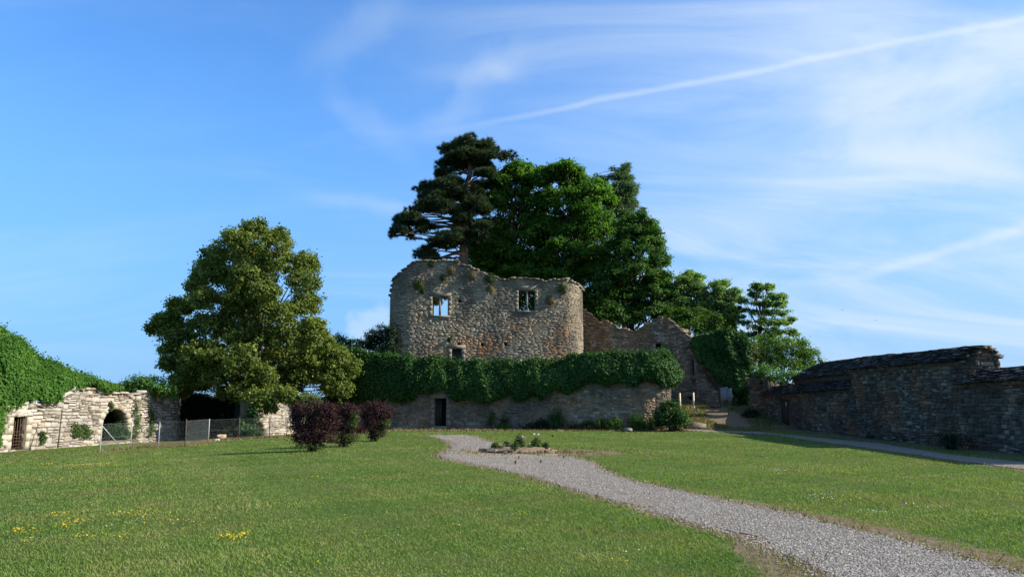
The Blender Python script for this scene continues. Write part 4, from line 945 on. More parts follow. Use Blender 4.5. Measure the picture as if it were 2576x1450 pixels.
# --- larch with its drooping side branch
lt = at(1560, 420, 70); lx = np.array([X(1560, 70, 500), 70, 3.2])
larch = thing('larch_tree', lx, 'slim blue-green larch spire with drooping boughs at the top of the grove', 'tree')
LARCH = [(2215, 330, 36, 34), (2190, 375, 62, 36), (2150, 420, 76, 40), (2215, 440, 72, 40), (2180, 500, 92, 46), (2130, 560, 90, 50), (2230, 560, 90, 50), (2180, 620, 110, 54), (2240, 660, 80, 54), (2120, 680, 90, 50), (2180, 740, 110, 54), (2250, 510, 60, 40), (2300, 520, 30, 30), (2100, 350, 22, 16), (2340, 740, 50, 40), (2365, 715, 25, 28), (2300, 790, 70, 40)]
ll = lobes_from(LARCH, Z4, 70, (1563, 50), .8, True); ll += lobes_from([(1950, 405, 16, 14), (1975, 425, 20, 24), (2010, 440, 26, 34), (2040, 450, 22, 26), (2070, 420, 18, 14)], Z4, 70, (1513, 10), .1, False)
def droop(lobes, per, L, wdt):
    V = []; R = []
    for c, r in lobes:
        n = max(10, int(per * math.pi * r[0] * r[2])); d = rdirs(n); p = c + d * r * rng.uniform(.3, 1.05, n)[:, None]
        nd = unit(d * np.array([.8, .8, .2]) + np.array([0, 0, -.45]) + rng.normal(0, .4, (n, 3))); s = unit(np.cross(nd, rng.normal(0, 1, (n, 3)))) * wdt * .5; ln = (L * rng.uniform(.6, 1.3, n))[:, None]
        V.append(np.stack([p - s, p + s, p + nd * ln], 1).reshape(-1, 3)); R.append(np.repeat(rng.random(n), 3))
    V = np.concatenate(V); return V, np.arange(len(V)).reshape(-1, 3), np.concatenate(R)
v, f, r = droop(ll, 340, .42, .085); obj('crown', v, f, M['larch'], larch, attrs={'rnd': r})
mb = MB(); top = at(1572, 412, 70); mb.tube(np.array([lx, lx + (top - lx) * .4, lx + (top - lx) * .8, top]), [.3, .2, .1, .02], 7, .5)
for c, r in ll:
    p0 = lx + (top - lx) * np.clip((c[2] + .2 - lx[2]) / (top[2] - lx[2]), .3, .96); mb.tube(bend(p0, c, .2, 6, .05), np.linspace(.05, .012, 6), 4, .5)
mb.build('trunk', M['bark'], larch, smooth=True)

# --- locusts and shrubs on the right
def grow(zl, k=1.45): return [(a, b, c, d * k) for a, b, c, d in zl]
def airy(name, label, zl, conv, Y, hw, base_u, ground, mat=M['locust'], gk=1.4, rg=3, cover=.95, clump=.34, per=26, twigs=()):
    lo = lobes_from(grow(zl, gk), conv, Y, hw, .7, True); b = np.array([X(base_u, Y, 900), Y, ground]); t = thing(name, b, label, 'tree')
    lv = Leaves(); crown_leaves(lv, ragged(lo, rg), clump, per, cover, (.12, .23), .75, .4, .45, .55, .45); lv.build('crown', mat, t)
    m = MB(); zs = max(c[2] for c, r in lo); h = zs - ground; j = rng.normal(0, .2, 3)
    tree_limbs(m, b, np.array([b, b + (j[0], 0, h * .4), b + (j[1], 0, h * .75), b + (j[2], 0, h * .97)]), [.17, .13, .08, .02], lo[::2], .05)
    for tw_ in twigs: m.tube(np.array([at(u, v, Y) for u, v in tw_]), np.linspace(.05, .012, len(tw_)), 4, .5)
    m.build('trunk', M['bark'], t, smooth=True); return t
LOC_A = [(370, 150, 75, 34), (300, 200, 60, 36), (450, 180, 70, 34), (400, 260, 110, 46), (270, 290, 90, 46), (500, 280, 60, 40), (330, 360, 110, 50), (480, 380, 90, 50), (200, 380, 90, 50), (560, 440, 70, 46), (260, 470, 120, 60), (430, 470, 110, 60), (150, 520, 100, 60)]
LOC_B = [(670, 245, 60, 22), (730, 235, 40, 18), (690, 300, 36, 28), (650, 350, 56, 34), (740, 350, 70, 36), (850, 330, 46, 28), (700, 430, 100, 46), (820, 400, 60, 30), (600, 480, 70, 46), (760, 500, 90, 46), (860, 520, 46, 30), (900, 400, 40, 24), (640, 580, 120, 60), (780, 620, 80, 60), (520, 600, 110, 70), (700, 690, 120, 50), (860, 560, 40, 30)]
LOC_C = [(1075, 245, 28, 18), (1050, 300, 60, 34), (1150, 285, 80, 34), (1210, 275, 46, 26), (1010, 340, 36, 18), (1110, 370, 70, 40), (1240, 370, 70, 40), (1320, 370, 52, 34), (960, 420, 46, 28), (1060, 450, 60, 36), (1180, 450, 80, 42), (1340, 450, 60, 36), (980, 520, 50, 26), (1100, 540, 80, 40), (1270, 540, 90, 42), (1400, 540, 56, 36), (900, 590, 46, 26), (960, 650, 60, 28), (1180, 640, 90, 40), (1330, 640, 90, 40), (1430, 610, 36, 24), (1250, 740, 110, 44), (1400, 730, 80, 40), (1470, 760, 50, 36), (1100, 700, 50, 36), (1000, 780, 40, 26), (930, 760, 36, 26), (1180, 800, 100, 40)]
la = airy('locust_tree', 'light feathery locust next to the dense grove, first from the castle', LOC_A, Z9, 63, (1735, 60), 1735, 2.2)
airy('locust_tree', 'locust with bare twigs sticking out, middle one of the three', LOC_B, Z9, 62, (1812, 65), 1815, 2.0, twigs=(((1818, 745), (1828, 722), (1836, 708), (1843, 697)), ((1828, 722), (1838, 716), (1843, 711)), ((1775, 728), (1784, 716), (1788, 705), (1785, 707))))
lc = airy('locust_tree', 'open feathery locust carrying dark mistletoe balls, above the slab roofs', LOC_C, Z9, 60, (1940, 62), 1912, 1.8, cover=.62, clump=.26, gk=1.0, rg=2)
for k, (x, y, r_, lab) in enumerate(((1062, 752, 30, 'largest round dark mistletoe ball low in the feathery locust'), (1122, 702, 26, 'mistletoe ball above the largest one in the feathery locust'), (905, 482, 22, 'small mistletoe ball at the tip of the left locust bough'), (1165, 905, 26, 'mistletoe ball lowest down, above the shrubs'))):
    u, v, ru, rv = Z9(x, y, r_, r_); c = at(u, v, 59.2); R_ = ru / FD * 59.2; t = thing('mistletoe', c, lab, 'plant', 'mistletoe balls in the locust')
    lv = Leaves(); d = rdirs(420); lv.add(c + d * R_ * rng.uniform(.3, 1.05, 420)[:, None] ** .6, d + rng.normal(0, .6, (420, 3)), rng.uniform(.09, .15, 420), rng.random(420)); lv.build('foliage', M['mistletoe'], t, .4)
    m = MB(); [m.tube(bend(c, c + e * R_ * .9, 0, 4, .02), [.015, .012, .009, .006], 4, .5) for e in rdirs(14)]; m.build('twigs', M['bark'], t)

def shrub(name, label, zl, conv, Y, hw, mat, ground=None, size=(.10, .18), clump=.36, per=26, cover=2.2, group=None, cat='shrub', depth=.8, up=.6, base_u=None):
    lo = lobes_from(zl, conv, Y, hw, depth, True); bx_ = X(hw[0] if base_u is None else base_u, Y, 1000); g = float(terrain(bx_, Y)) if ground is None else ground
    b = np.array([bx_, Y, g]); t = thing(name, b, label, cat, group)
    lv = Leaves(); crown_leaves(lv, lo, clump, per, cover, size, up, .7, .45, .65, .45); lv.build('foliage', mat, t)
    m = MB()
    for c, r in lo: m.tube(bend(b + rng.normal(0, .1, 3) * (1, 1, 0), c, .1, 6, .05), np.linspace(.05, .012, 6), 4, .5)
    m.build('stem', M['bark'], t); return t
shrub('bush', 'broad green thicket behind the slab roofs, below the feathery locust', [(1050, 840, 60, 40), (1250, 860, 110, 60), (1400, 850, 90, 60), (1530, 840, 70, 46), (1150, 960, 120, 70), (1350, 960, 130, 80), (1550, 940, 110, 80), (1650, 960, 60, 60), (1700, 1030, 50, 60), (1600, 1060, 100, 80), (1420, 1080, 130, 70), (1230, 1060, 120, 70)], Z9, 57, (1960, 95), M['shrub'], 1.5, (.12, .22), .45)
shrub('bush', 'light green understorey below the locusts, rising behind the broken wall', [(480, 560, 110, 80), (600, 620, 120, 80), (740, 640, 110, 80), (350, 560, 100, 80), (230, 560, 110, 80), (560, 710, 140, 60), (720, 720, 120, 60), (860, 700, 60, 60), (800, 780, 90, 50), (400, 660, 120, 70), (250, 660, 110, 60)], Z9, 61, (1770, 90), M['shrub'], 2.0, (.13, .24), .42, 30, 1.8)
shrub('bush', 'yellowish shrub top between the ivy mass and the green thicket', [(1040, 890, 60, 40), (1060, 960, 60, 50), (1030, 1010, 50, 50), (990, 960, 40, 60), (1000, 1060, 50, 60), (1040, 1100, 50, 50), (970, 1010, 40, 60), (1080, 1040, 60, 60)], Z9, 55.5, (1895, 30), M['yellow_shrub'], 1.5)
shrub('creeper', 'bright green creeper lying over the end of the lowest slab roof', [(1060, 1110, 40, 26), (1150, 1110, 60, 30), (1250, 1140, 70, 34), (1350, 1180, 80, 34), (1450, 1190, 70, 34), (1510, 1175, 46, 24), (1200, 1200, 90, 46), (1320, 1240, 80, 36), (1120, 1170, 60, 50)], Z9, 50.6, (1950, 64), M['ivy_bright'], 1.9, (.09, .17), .3, depth=.35)
shrub('creeper', 'tuft of green creeper growing on the ridge of the taller slab roof', [(2245, 904, 16, 8), (2262, 900, 18, 9), (2282, 897, 20, 7), (2250, 912, 14, 7)], DD, 35.3, (2262, 30), M['shrub'], 3.7, (.06, .11), .16, 20, 2.0, depth=.3)
shrub('cypress_shrub', 'narrow dark evergreen spike among the locusts', [(1749, 770, 5, 14), (1749, 790, 6, 16), (1749, 812, 7, 18)], DD, 60.5, (1749, 8), M['ivy_dark'], 2.0, (.1, .16), .25)
shrub('bush', 'dark small tree top peeping up between the lime tree and the castle', [(850, 855, 18, 14), (838, 868, 16, 14), (870, 868, 18, 12), (890, 862, 16, 10), (855, 875, 24, 14), (905, 868, 18, 12)], DD, 66, (865, 40), M['hornbeam'], 3.2, (.14, .24), .4)
shrub('bush', 'dark round evergreen bush hugging the left corner of the castle', [(985, 830, 14, 22), (965, 842, 24, 24), (940, 850, 22, 20), (920, 862, 18, 18), (980, 865, 20, 34), (950, 878, 30, 24), (985, 885, 12, 20)], DD, 56.2, (960, 42), M['ivy_dark'], 3.2, (.10, .18), .34, 30, 2.6)

# ------------------------------------------------------------------ ivy blankets
def blanket(name, label, path, ztop, zbot, bulge, lean, mat, n_leaf, size, back=1.0, lump=.22, cat='ivy', hang=.5, seed=0, outer=0.0, base_mat=None, edge=.25):
    w = Wall(path, ztop, zbot, .3); mid = w.P(w.S / 2); t = thing(name, (mid[0], mid[1], float(terrain(mid[0], mid[1]))), label, cat)
    r = np.random.default_rng(seed + 70)
    def surf(q, tt):
        """q along, tt 0 bottom .. 1 top .. 1.25 over the top to the back"""
        q = np.asarray(q, float); tt = np.asarray(tt, float)
        P_ = np.stack([np.interp(q, w.s, w.p[:, 0]), np.interp(q, w.s, w.p[:, 1])], -1); N_ = np.stack([np.interp(q, w.s, w.n[:, 0]), np.interp(q, w.s, w.n[:, 1])], -1)
        z0 = np.interp(q, w.s, w.zb); z1 = np.interp(q, w.s, w.zt); tc_ = np.minimum(tt, 1.0); over = np.maximum(tt - 1, 0) / .25
        prof_ = np.sin(np.clip(tc_, 0, 1) ** .75 * math.pi * .80 + .35); off = outer + bulge * prof_ - lean * tc_ ** 1.5 - back * over
        dn = lump * (wob(q, tc_ * (z1 - z0), 1.25, seed) + .55 * wob(q, tc_ * (z1 - z0), 3.1, seed + 3) + .3 * wob(q, tc_ * (z1 - z0), 6.5, seed + 5))
        z = z0 + (z1 - z0) * tc_ - .35 * over ** 2 + lump * .8 * wob(q, over, 2.2, seed + 9) * tc_ ** 6 + edge * wob(q, 0 * q, 2.6, seed + 12) * (1 - tc_) ** 2
        return np.concatenate([P_ + N_ * (off + dn)[..., None], z[..., None]], -1)
    nq, nt = max(int(w.S / .25), 12), 34
    Q, T_ = np.meshgrid(np.linspace(0, w.S, nq), np.linspace(0, 1.25, nt), indexing='ij'); V = surf(Q.ravel(), T_.ravel())
    nn = np.repeat([w.N(q) for q in np.linspace(0, w.S, nq)], nt, 0); V[:, :2] -= nn * .16
    i, j = np.meshgrid(np.arange(nq - 1), np.arange(nt - 1), indexing='ij'); F = np.stack([i * nt + j, (i + 1) * nt + j, (i + 1) * nt + j + 1, i * nt + j + 1], -1).reshape(-1, 4)
    obj('leaf_backing', V, F, base_mat or M['ivy_core'], t, smooth=True)  # dark green sheet behind the leaves, closes the gaps between them
    q = r.uniform(0, w.S, n_leaf); tt = r.uniform(-.03, 1.22, n_leaf); e = .05
    p = surf(q, tt); dq = surf(q + e, tt) - surf(q - e, tt); dt = surf(q, tt + .02) - surf(q, tt - .02); n = unit(np.cross(dq, dt)); f = np.sum(n[:, :2] * np.stack([np.interp(q, w.s, w.n[:, 0]), np.interp(q, w.s, w.n[:, 1])], 1), 1) + n[:, 2] * .7
    n = n * np.sign(f)[:, None]; p = p + n * r.uniform(-.12, .12, n_leaf)[:, None] + r.normal(0, .03, (n_leaf, 3))
    lv = Leaves(); tone = .5 + .35 * wob(p[:, 0] + p[:, 1], p[:, 2], 1.6, seed + 2)
    lv.add(p, n + np.array([0, 0, .35]) + r.normal(0, .42, (n_leaf, 3)), r.uniform(*size, n_leaf), np.clip(.5 * tone + .5 * r.random(n_leaf), 0, 1), np.array([0, 0, -hang]))
    k = int(n_leaf * .05)         # loose sprays that stand off the mass
    qs = r.uniform(0, w.S, k); ts = r.uniform(.75, 1.1, k); ps = surf(qs, ts) + np.stack([r.normal(0, .12, k), r.normal(0, .12, k), np.abs(r.normal(0, .16, k))], 1)
    lv.add(ps, r.normal(0, 1, (k, 3)), r.uniform(*size, k), r.random(k))
    lv.build('foliage', mat, t, .8, .12, hang > 0)
    return t
M['ivy_core'] = material('ivy_backing', lambda n, p: n.ramp(n.noise(p, 6, 4), [(.3, (.010, .016, .007)), (.7, (.026, .040, .014))]), .95, spec=.05)
hp = [tuple(tw.P(q_) + tw.N(q_) * .1) for q_ in np.linspace(tw.su(840), tw.S - 3.0, 44)]
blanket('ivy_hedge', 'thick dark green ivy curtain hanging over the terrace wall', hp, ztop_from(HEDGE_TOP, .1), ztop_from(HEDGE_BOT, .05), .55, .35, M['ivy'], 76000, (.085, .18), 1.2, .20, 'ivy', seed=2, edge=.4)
LIV_TOP = prof([(-80, 822), (0, 818), (40, 816), (70, 825), (100, 850), (150, 890), (200, 925), (240, 944), (262, 952), (285, 966), (300, 968)])
li = [tuple(lw.P(q_) - lw.N(q_) * .1) for q_ in np.linspace(0, lw.su(300), 30)]
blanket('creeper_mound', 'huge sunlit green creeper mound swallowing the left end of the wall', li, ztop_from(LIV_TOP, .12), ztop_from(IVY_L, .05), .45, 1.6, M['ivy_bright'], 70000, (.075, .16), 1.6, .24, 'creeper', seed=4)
shrub('creeper', 'rounded creeper clump on the wall top right of the arch', [(310, 985, 22, 20), (335, 968, 24, 22), (362, 962, 26, 20), (390, 968, 24, 20), (350, 985, 26, 16), (408, 980, 20, 18), (425, 985, 18, 16), (375, 984, 26, 14)], DD, 45.2, (362, 60), M['ivy_bright'], 1.6, (.10, .18), .32, 30, 2.5, depth=.5, cat='creeper')
shrub('creeper', 'low creeper ruff on the wall top just left of the rounded clump', [(255, 972, 18, 14), (275, 980, 18, 12), (240, 966, 16, 14), (290, 984, 14, 12), (225, 960, 18, 14)], DD, 43, (260, 40), M['ivy_bright'], 1.5, (.09, .17), .3, 26, 2.4, depth=.5, cat='creeper')
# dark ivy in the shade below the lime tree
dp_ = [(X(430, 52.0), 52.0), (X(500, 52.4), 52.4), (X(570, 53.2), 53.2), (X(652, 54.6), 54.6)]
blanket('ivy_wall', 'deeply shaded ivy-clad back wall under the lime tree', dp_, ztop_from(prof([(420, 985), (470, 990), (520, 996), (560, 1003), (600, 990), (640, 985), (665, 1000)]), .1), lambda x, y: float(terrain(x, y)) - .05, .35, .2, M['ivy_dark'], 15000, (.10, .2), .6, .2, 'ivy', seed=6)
# ivy falling over the ruin beside the gate
rp = [(X(1752, 56.9), 56.9), (X(1790, 56.0), 56.0), (X(1830, 55.5), 55.5), (X(1865, 55.0), 55.0), (X(1892, 54.6), 54.6)]
blanket('ivy_mass', 'dark ivy tumbling over the broken wall down to the grey gate', rp, ztop_from(prof([(1745, 858), (1768, 850), (1790, 840), (1812, 834), (1840, 832), (1862, 842), (1880, 862), (1892, 885)]), .1), ztop_from(prof([(1745, 870), (1760, 890), (1775, 915), (1795, 945), (1815, 962), (1832, 978), (1846, 985), (1858, 1015), (1870, 1030), (1892, 1035)]), .05), .6, .3, M['ivy'], 26000, (.12, .22), 1.2, .42, 'ivy', seed=8)
shrub('bush', 'leafy growth filling the lower half of the arch', [(275, 1082, 14, 16), (298, 1078, 16, 18), (314, 1088, 12, 14), (285, 1096, 18, 10), (306, 1098, 16, 9)], DD, 43.6, (294, 26), M['ivy'], None, (.07, .14), .2, 30, 2.2, depth=.3)
shrub('bush', 'dark shrub hiding the left end of the short limestone wall', [(640, 1036, 16, 26), (630, 1064, 18, 22), (646, 1086, 14, 14), (624, 1088, 16, 14), (612, 1072, 14, 20)], DD, 44.3, (632, 26), M['ivy'], None, (.08, .15), .22, 28, 2.0, depth=.5)
# ivy strands climbing the pale wall
for k, (u0, v0, v1, wd_, lab) in enumerate(((342, 1000, 1100, 13, 'creeper strand climbing the pale wall right beside the arch'), (380, 1010, 1095, 9, 'thin creeper strand near the shaded corner of the pale wall'), (195, 1060, 1098, 12, 'sparse creeper patch low on the pale wall left of the arch'), (218, 1062, 1100, 12, 'sparse creeper patch on the pale wall, nearest the arch on its left'), (108, 1080, 1115, 6, 'small leafy tuft at the foot of the pale wall by the barred door'), (276, 1005, 1032, 4, 'short sprig hanging at the crown of the arch'))):
    q = lw.su(u0); p = lw.P(q); n = lw.N(q); t3 = np.array([*lw.T(q), 0]); za, zb = at(u0, v1, p[1])[2], at(u0, v0, p[1])[2]; cn = int(110 + wd_ * 22)
    t = thing('climbing_creeper', (p[0], p[1], za), lab, 'creeper', 'creepers on the pale wall'); m = MB()
    pts = np.array([[p[0] + n[0] * .1, p[1] + n[1] * .1, z] for z in np.linspace(za, zb, 9)]) + t3 * (wd_ / FD * 42 * .5 * np.sin(np.linspace(0, 5, 9)))[:, None]
    m.tube(pts, .012, 4, .5); m.build('stem', M['bark'], t); f = np.clip(rng.beta(1.3, 2.2, cn) + rng.normal(0, .06, cn), -.05, 1.1); w_ = wd_ / FD * p[1] * (.5 + .9 * np.sin(np.clip(f, 0, 1) * 9 + u0) ** 2)
    c = np.stack([np.interp(f, np.linspace(0, 1, 9), pts[:, i]) for i in range(3)], 1) + t3 * (rng.normal(0, .6, cn) * w_)[:, None] + np.array([*n, 0]) * rng.uniform(0, .09, cn)[:, None]
    lv = Leaves(); lv.add(c, np.array([*n, .4]) + rng.normal(0, .4, (cn, 3)), rng.uniform(.06, .12, cn), rng.random(cn)); lv.build('foliage', M['weed'], t, .8)

# ------------------------------------------------------------------ purple shrubs
def purple(label, zl, Y, hw, base_u, greens=()):
    lo = lobes_from(zl, DD, Y, hw, .8, True); bx_ = X(base_u, Y, 1110); b = np.array([bx_, Y, float(terrain(bx_, Y))]); t = thing('purple_shrub', b, label, 'shrub', 'purple shrubs on the lawn')
    lv = Leaves(); crown_leaves(lv, lo, .16, 30, 2.6, (.035, .075), .5, .7, .5, .7, .5)
    P_ = []; N_ = []; m = MB(); zs = max(c[2] for c, r in lo)
    for c, r in lo:
        for _ in range(18):               # long arching shoots clothed in small leaves
            d = unit(rdirs(1)[0] + np.array([0, 0, .55])); s0 = c + d * r * .7; s1 = c + d * (r + rng.uniform(.03, .14)) + np.array([0, 0, .05]); k = 14
            f = np.linspace(0, 1, k)[:, None]; P_.append(s0 + (s1 - s0) * f + rng.normal(0, .012, (k, 3))); N_.append(rng.normal(0, 1, (k, 3)) + [0, 0, .6])
            m.tube(bend(s0, s1, 0, 3), [.006, .005, .003], 3, .5)
        m.tube(bend(b + rng.normal(0, .12, 3) * (1, 1, 0), c, .08, 6, .03), np.linspace(.03, .01, 6), 4, .5)
    P_ = np.concatenate(P_); N_ = np.concatenate(N_); lv.add(P_, N_, rng.uniform(.035, .06, len(P_)), rng.uniform(.3, 1, len(P_)))
    lv.build('foliage', M['purple'], t); m.build('stem', M['bark'], t)
    if greens:
        for lo_ in lobes_from(greens, DD, Y - .35, hw, .2, False):
            g = Leaves(); crown_leaves(g, [lo_], .13, 20, 2.2, (.04, .08), .5, .6, .5, .7, .4); g.build('green_foliage', M['weed'], t)
    return t
purple('largest purple shrub, a broad rounded bush nearest the camera', [(785, 1030, 46, 24), (752, 1038, 24, 22), (822, 1036, 26, 22), (762, 1062, 34, 26), (808, 1064, 38, 28), (785, 1085, 44, 26), (760, 1092, 26, 22), (815, 1094, 28, 22), (782, 1112, 32, 17), (842, 1060, 12, 18)], 27.2, (786, 60), 782, [(765, 1122, 20, 6), (800, 1124, 12, 5)])
purple('medium purple shrub with green sprigs, second of the row', [(868, 1032, 26, 18), (885, 1040, 18, 20), (855, 1055, 20, 20), (880, 1066, 22, 20), (862, 1086, 20, 18), (880, 1096, 16, 16), (868, 1108, 18, 10)], 30.0, (870, 38), 868, [(893, 1052, 8, 18), (884, 1104, 14, 10), (888, 1070, 12, 8), (848, 1108, 8, 6)])
purple('purple shrub on a narrow foot, right end of the row', [(946, 1026, 34, 18), (925, 1036, 20, 18), (968, 1040, 20, 16), (942, 1050, 32, 22), (960, 1062, 18, 18), (938, 1074, 22, 20), (950, 1086, 18, 14), (942, 1095, 13, 9)], 34.3, (945, 42), 940, [(970, 1066, 10, 14), (960, 1088, 10, 12)])
purple('small purple shrub half hidden behind the row of three', [(908, 1072, 16, 10), (905, 1082, 14, 8)], 37.5, (907, 18), 906)

# ------------------------------------------------------------------ wild plants along the walls
def tuft_plant(name, label, u, v, hpx, wpx, Y, mat, n=60, ground=None, L=None, leaf=False, cat='plant', group=None, wall=None):
    """arching blades or leafy stems from one root"""
    p = at(u, v, Y); b = p.copy()
    if ground is None: b[2] = float(terrain(b[0], Y))
    h = hpx / FD * Y; w = wpx / FD * Y; t = thing(name, b, label, cat, group); m = MB(); V = []; F = []; R = []
    for k in range(n):
        a = rng.uniform(0, 2 * math.pi); ln = h * rng.uniform(.55, 1.05); o_ = np.array([math.cos(a), math.sin(a) * .8, 0]) * w * .5 * rng.uniform(.2, 1.0)
        p0 = b + o_ * .25; p1 = b + o_ * .6 + (0, 0, ln * .65); p2 = b + o_ + (0, 0, ln * rng.uniform(.75, 1)); s = np.array([-math.sin(a), math.cos(a), 0]) * .018 * max(Y / 40, .6)
        i = len(V); V += [p0 - s, p0 + s, p1 - s * .9, p1 + s * .9, p2]; F += [[i, i + 1, i + 3], [i, i + 3, i + 2], [i + 2, i + 3, i + 4]]; R += [rng.random()] * 5
    obj('blades', np.array(V), np.array(F), mat, t, attrs={'rnd': np.array(R)})
    if leaf:
        k = n * 9; d = rdirs(k); d[:, 2] = np.abs(d[:, 2]); c = b + np.array([0, 0, h * .12]) + d * np.array([w * .5, w * .4, h * .85]) * rng.uniform(.45, 1.0, k)[:, None]
        lv = Leaves(); lv.add(c, d + np.array([0, 0, .6]) + rng.normal(0, .4, (k, 3)), rng.uniform(.05, .11, k) * max(Y / 40, .7), rng.random(k)); lv.build('leaves', mat, t, .6)
    return t
YB = 47.0
def wy(u): return float(np.interp(u, tw.u[:int(len(tw.u) * .75)], tw.p[:int(len(tw.u) * .75), 1])) - .5
base_plants = [(1265, 1077, 22, 24, 'shrub', 'dark leafy clump right of the terrace doorway', 1), (1333, 1077, 15, 26, 'weed', 'bright low weed tuft at the wall foot behind the flower bed', 1), (1235, 1040, 26, 14, 'ivy_dark', '', 0),
               (1362, 1079, 34, 40, 'ivy_dark', 'dark fern clump at the foot of the terrace wall behind the roses', 1), (1400, 1079, 44, 44, 'ivy', 'tall dark fern clump against the middle of the terrace wall', 1), (1445, 1079, 24, 40, 'weed', 'yellow-green fern patch, first of the bright ones at the wall', 0),
               (1478, 1080, 34, 36, 'weed', 'yellow-green fern patch between two darker clumps', 1), (1512, 1081, 38, 40, 'weed', 'tall yellow-green ferns by the stone block', 0), (1545, 1081, 42, 40, 'shrub', 'leafy green clump just left of the stone block', 1),
               (1600, 1082, 44, 34, 'ivy', 'dark leafy clump right of the stone block', 1), (1635, 1082, 30, 50, 'weed', 'low spreading weeds near the rounded end of the terrace wall', 1)]
for (u, v, hh, w_, mt, lab, lf) in base_plants:
    if lab: tuft_plant('wild_fern' if not lf else 'wild_plant', lab, u, v, hh * rng.uniform(.85, 1.4), w_ * rng.uniform(1.2, 1.8), min(wy(u), 48.6), M[mt], 70, None, None, bool(lf), 'plant', 'wild plants along the terrace wall')
shrub('bush', 'rounded dark bush at the rounded end of the terrace wall', [(1690, 1030, 30, 22), (1668, 1042, 22, 18), (1712, 1042, 22, 18), (1690, 1055, 34, 18), (1672, 1062, 22, 14), (1708, 1062, 24, 14)], DD, 45.6, (1690, 45), M['ivy'], None, (.09, .16), .26, 30, 2.4)
# a climber patch on the terrace wall
for (u, v, ru, rv, lab, mt) in ((1236, 1052, 9, 18, 'thin dark creeper sprig on the terrace wall', 'ivy'), (1268, 1062, 12, 18, 'dark green moss-like creeper beside the doorway', 'ivy_dark')):
    Yw = wy(u) + .42; c = at(u, v, Yw); t = thing('climbing_creeper', (c[0], c[1], 0), lab, 'creeper'); k = 260; lv = Leaves()
    lv.add(c + np.stack([rng.normal(0, ru / FD * Yw * .5, k), rng.uniform(-.12, 0, k), rng.normal(0, rv / FD * Yw * .5, k)], 1), np.array([0, -1, .4]) + rng.normal(0, .4, (k, 3)), rng.uniform(.06, .11, k), rng.random(k)); lv.build('foliage', M[mt], t)
    m = MB(); m.tube(bend((c[0], c[1] - .03, 0), c + (0, -.03, .4), 0, 6, .03), .012, 4, .5); m.build('stem', M['bark'], t)
# plants rooted in the castle masonry
for (zx, zy, r_, lab, mt) in ((520, 385, 60, 'broad green cushion plant left of the upper left window', 'weed'), (570, 465, 24, 'small green tuft directly left above the left window', 'weed'), (660, 150, 30, 'tuft on the highest part of the castle top', 'weed'), (800, 310, 40, 'green tuft above the left window lintel', 'weed'), (880, 225, 46, 'brownish grass tuft just below the castle top', 'drygrass'),
                              (1120, 280, 52, 'dry grassy tuft where the castle top slopes down', 'drygrass'), (1320, 320, 60, 'green creeper spilling over the low point of the castle top', 'weed'), (1330, 440, 40, 'dry hanging tuft below the spilling creeper', 'drygrass'), (2010, 560, 46, 'pale hanging clump right of the right window', 'drygrass'), (2150, 420, 66, 'green patch near the rounded right corner of the castle', 'weed'), (880, 1010, 22, 'tiny yellowish tuft low on the castle front', 'weed'), (1270, 60, 1, '', 'weed')):
    if not lab: continue
    r_ = r_ * 1.35; u, v, ru, _ = 939.2 + zx * .2213, 630.6 + zy * .2213, r_ * .2213, 0; q = cw.su(u); p = cw.P(q); n = cw.N(q); z = at(u, v, p[1])[2]; c = np.array([p[0] + n[0] * .08, p[1] + n[1] * .08, z]); R_ = ru / FD * p[1]
    t = thing('wall_plant', c, lab, 'plant', 'plants rooted in the castle masonry'); k = int(90 + r_ * 6); lv = Leaves(); d = rdirs(k); d = d * np.sign(np.sum(d[:, :2] * n, 1))[:, None]
    lv.add(c + d * R_ * np.array([1, .5, 1]) * rng.random(k)[:, None] ** .6, d + [0, 0, .3], rng.uniform(.06, .13, k), rng.random(k)); lv.build('foliage', M[mt], t, .5)
    m = MB(); [m.tube(bend(c - np.array([*n, 0]) * .1, c + e * R_ * .7, 0, 3), .006, 3, .5) for e in d[:8]]; m.build('stem', M['bark'], t)
# grass on the ruin's crest and nettles by the shaded outbuildings
for (u, v, hh, w_, Y, mt, lab) in ((1735, 842, 10, 18, 57.5, 'drygrass', 'yellow grass tuft on the crest of the broken wall'), (2395, 1130, 52, 110, 28.2, 'ivy_dark', 'dark nettle clump in the corner of the two outbuildings'), (2300, 1106, 26, 110, 33.5, 'ivy_dark', 'low dark weeds at the foot of the taller outbuilding'), (2215, 1094, 18, 80, 36.5, 'ivy_dark', 'small dark weeds under the taller outbuilding roof tuft'), (1890, 1072, 24, 50, 50.5, 'ivy_dark', 'dark weeds at the far end of the outbuildings'), (1852, 1020, 26, 22, 54.0, 'weed', 'leafy weeds right beside the grey gate'), (1826, 1018, 16, 20, 54.6, 'drygrass', 'dry grass clump in front of the grey gate')):
    tuft_plant('wild_plant', lab, u, v, hh, w_, Y, M[mt], 90, v if Y == 57.5 else None, None, mt != 'drygrass', 'plant')

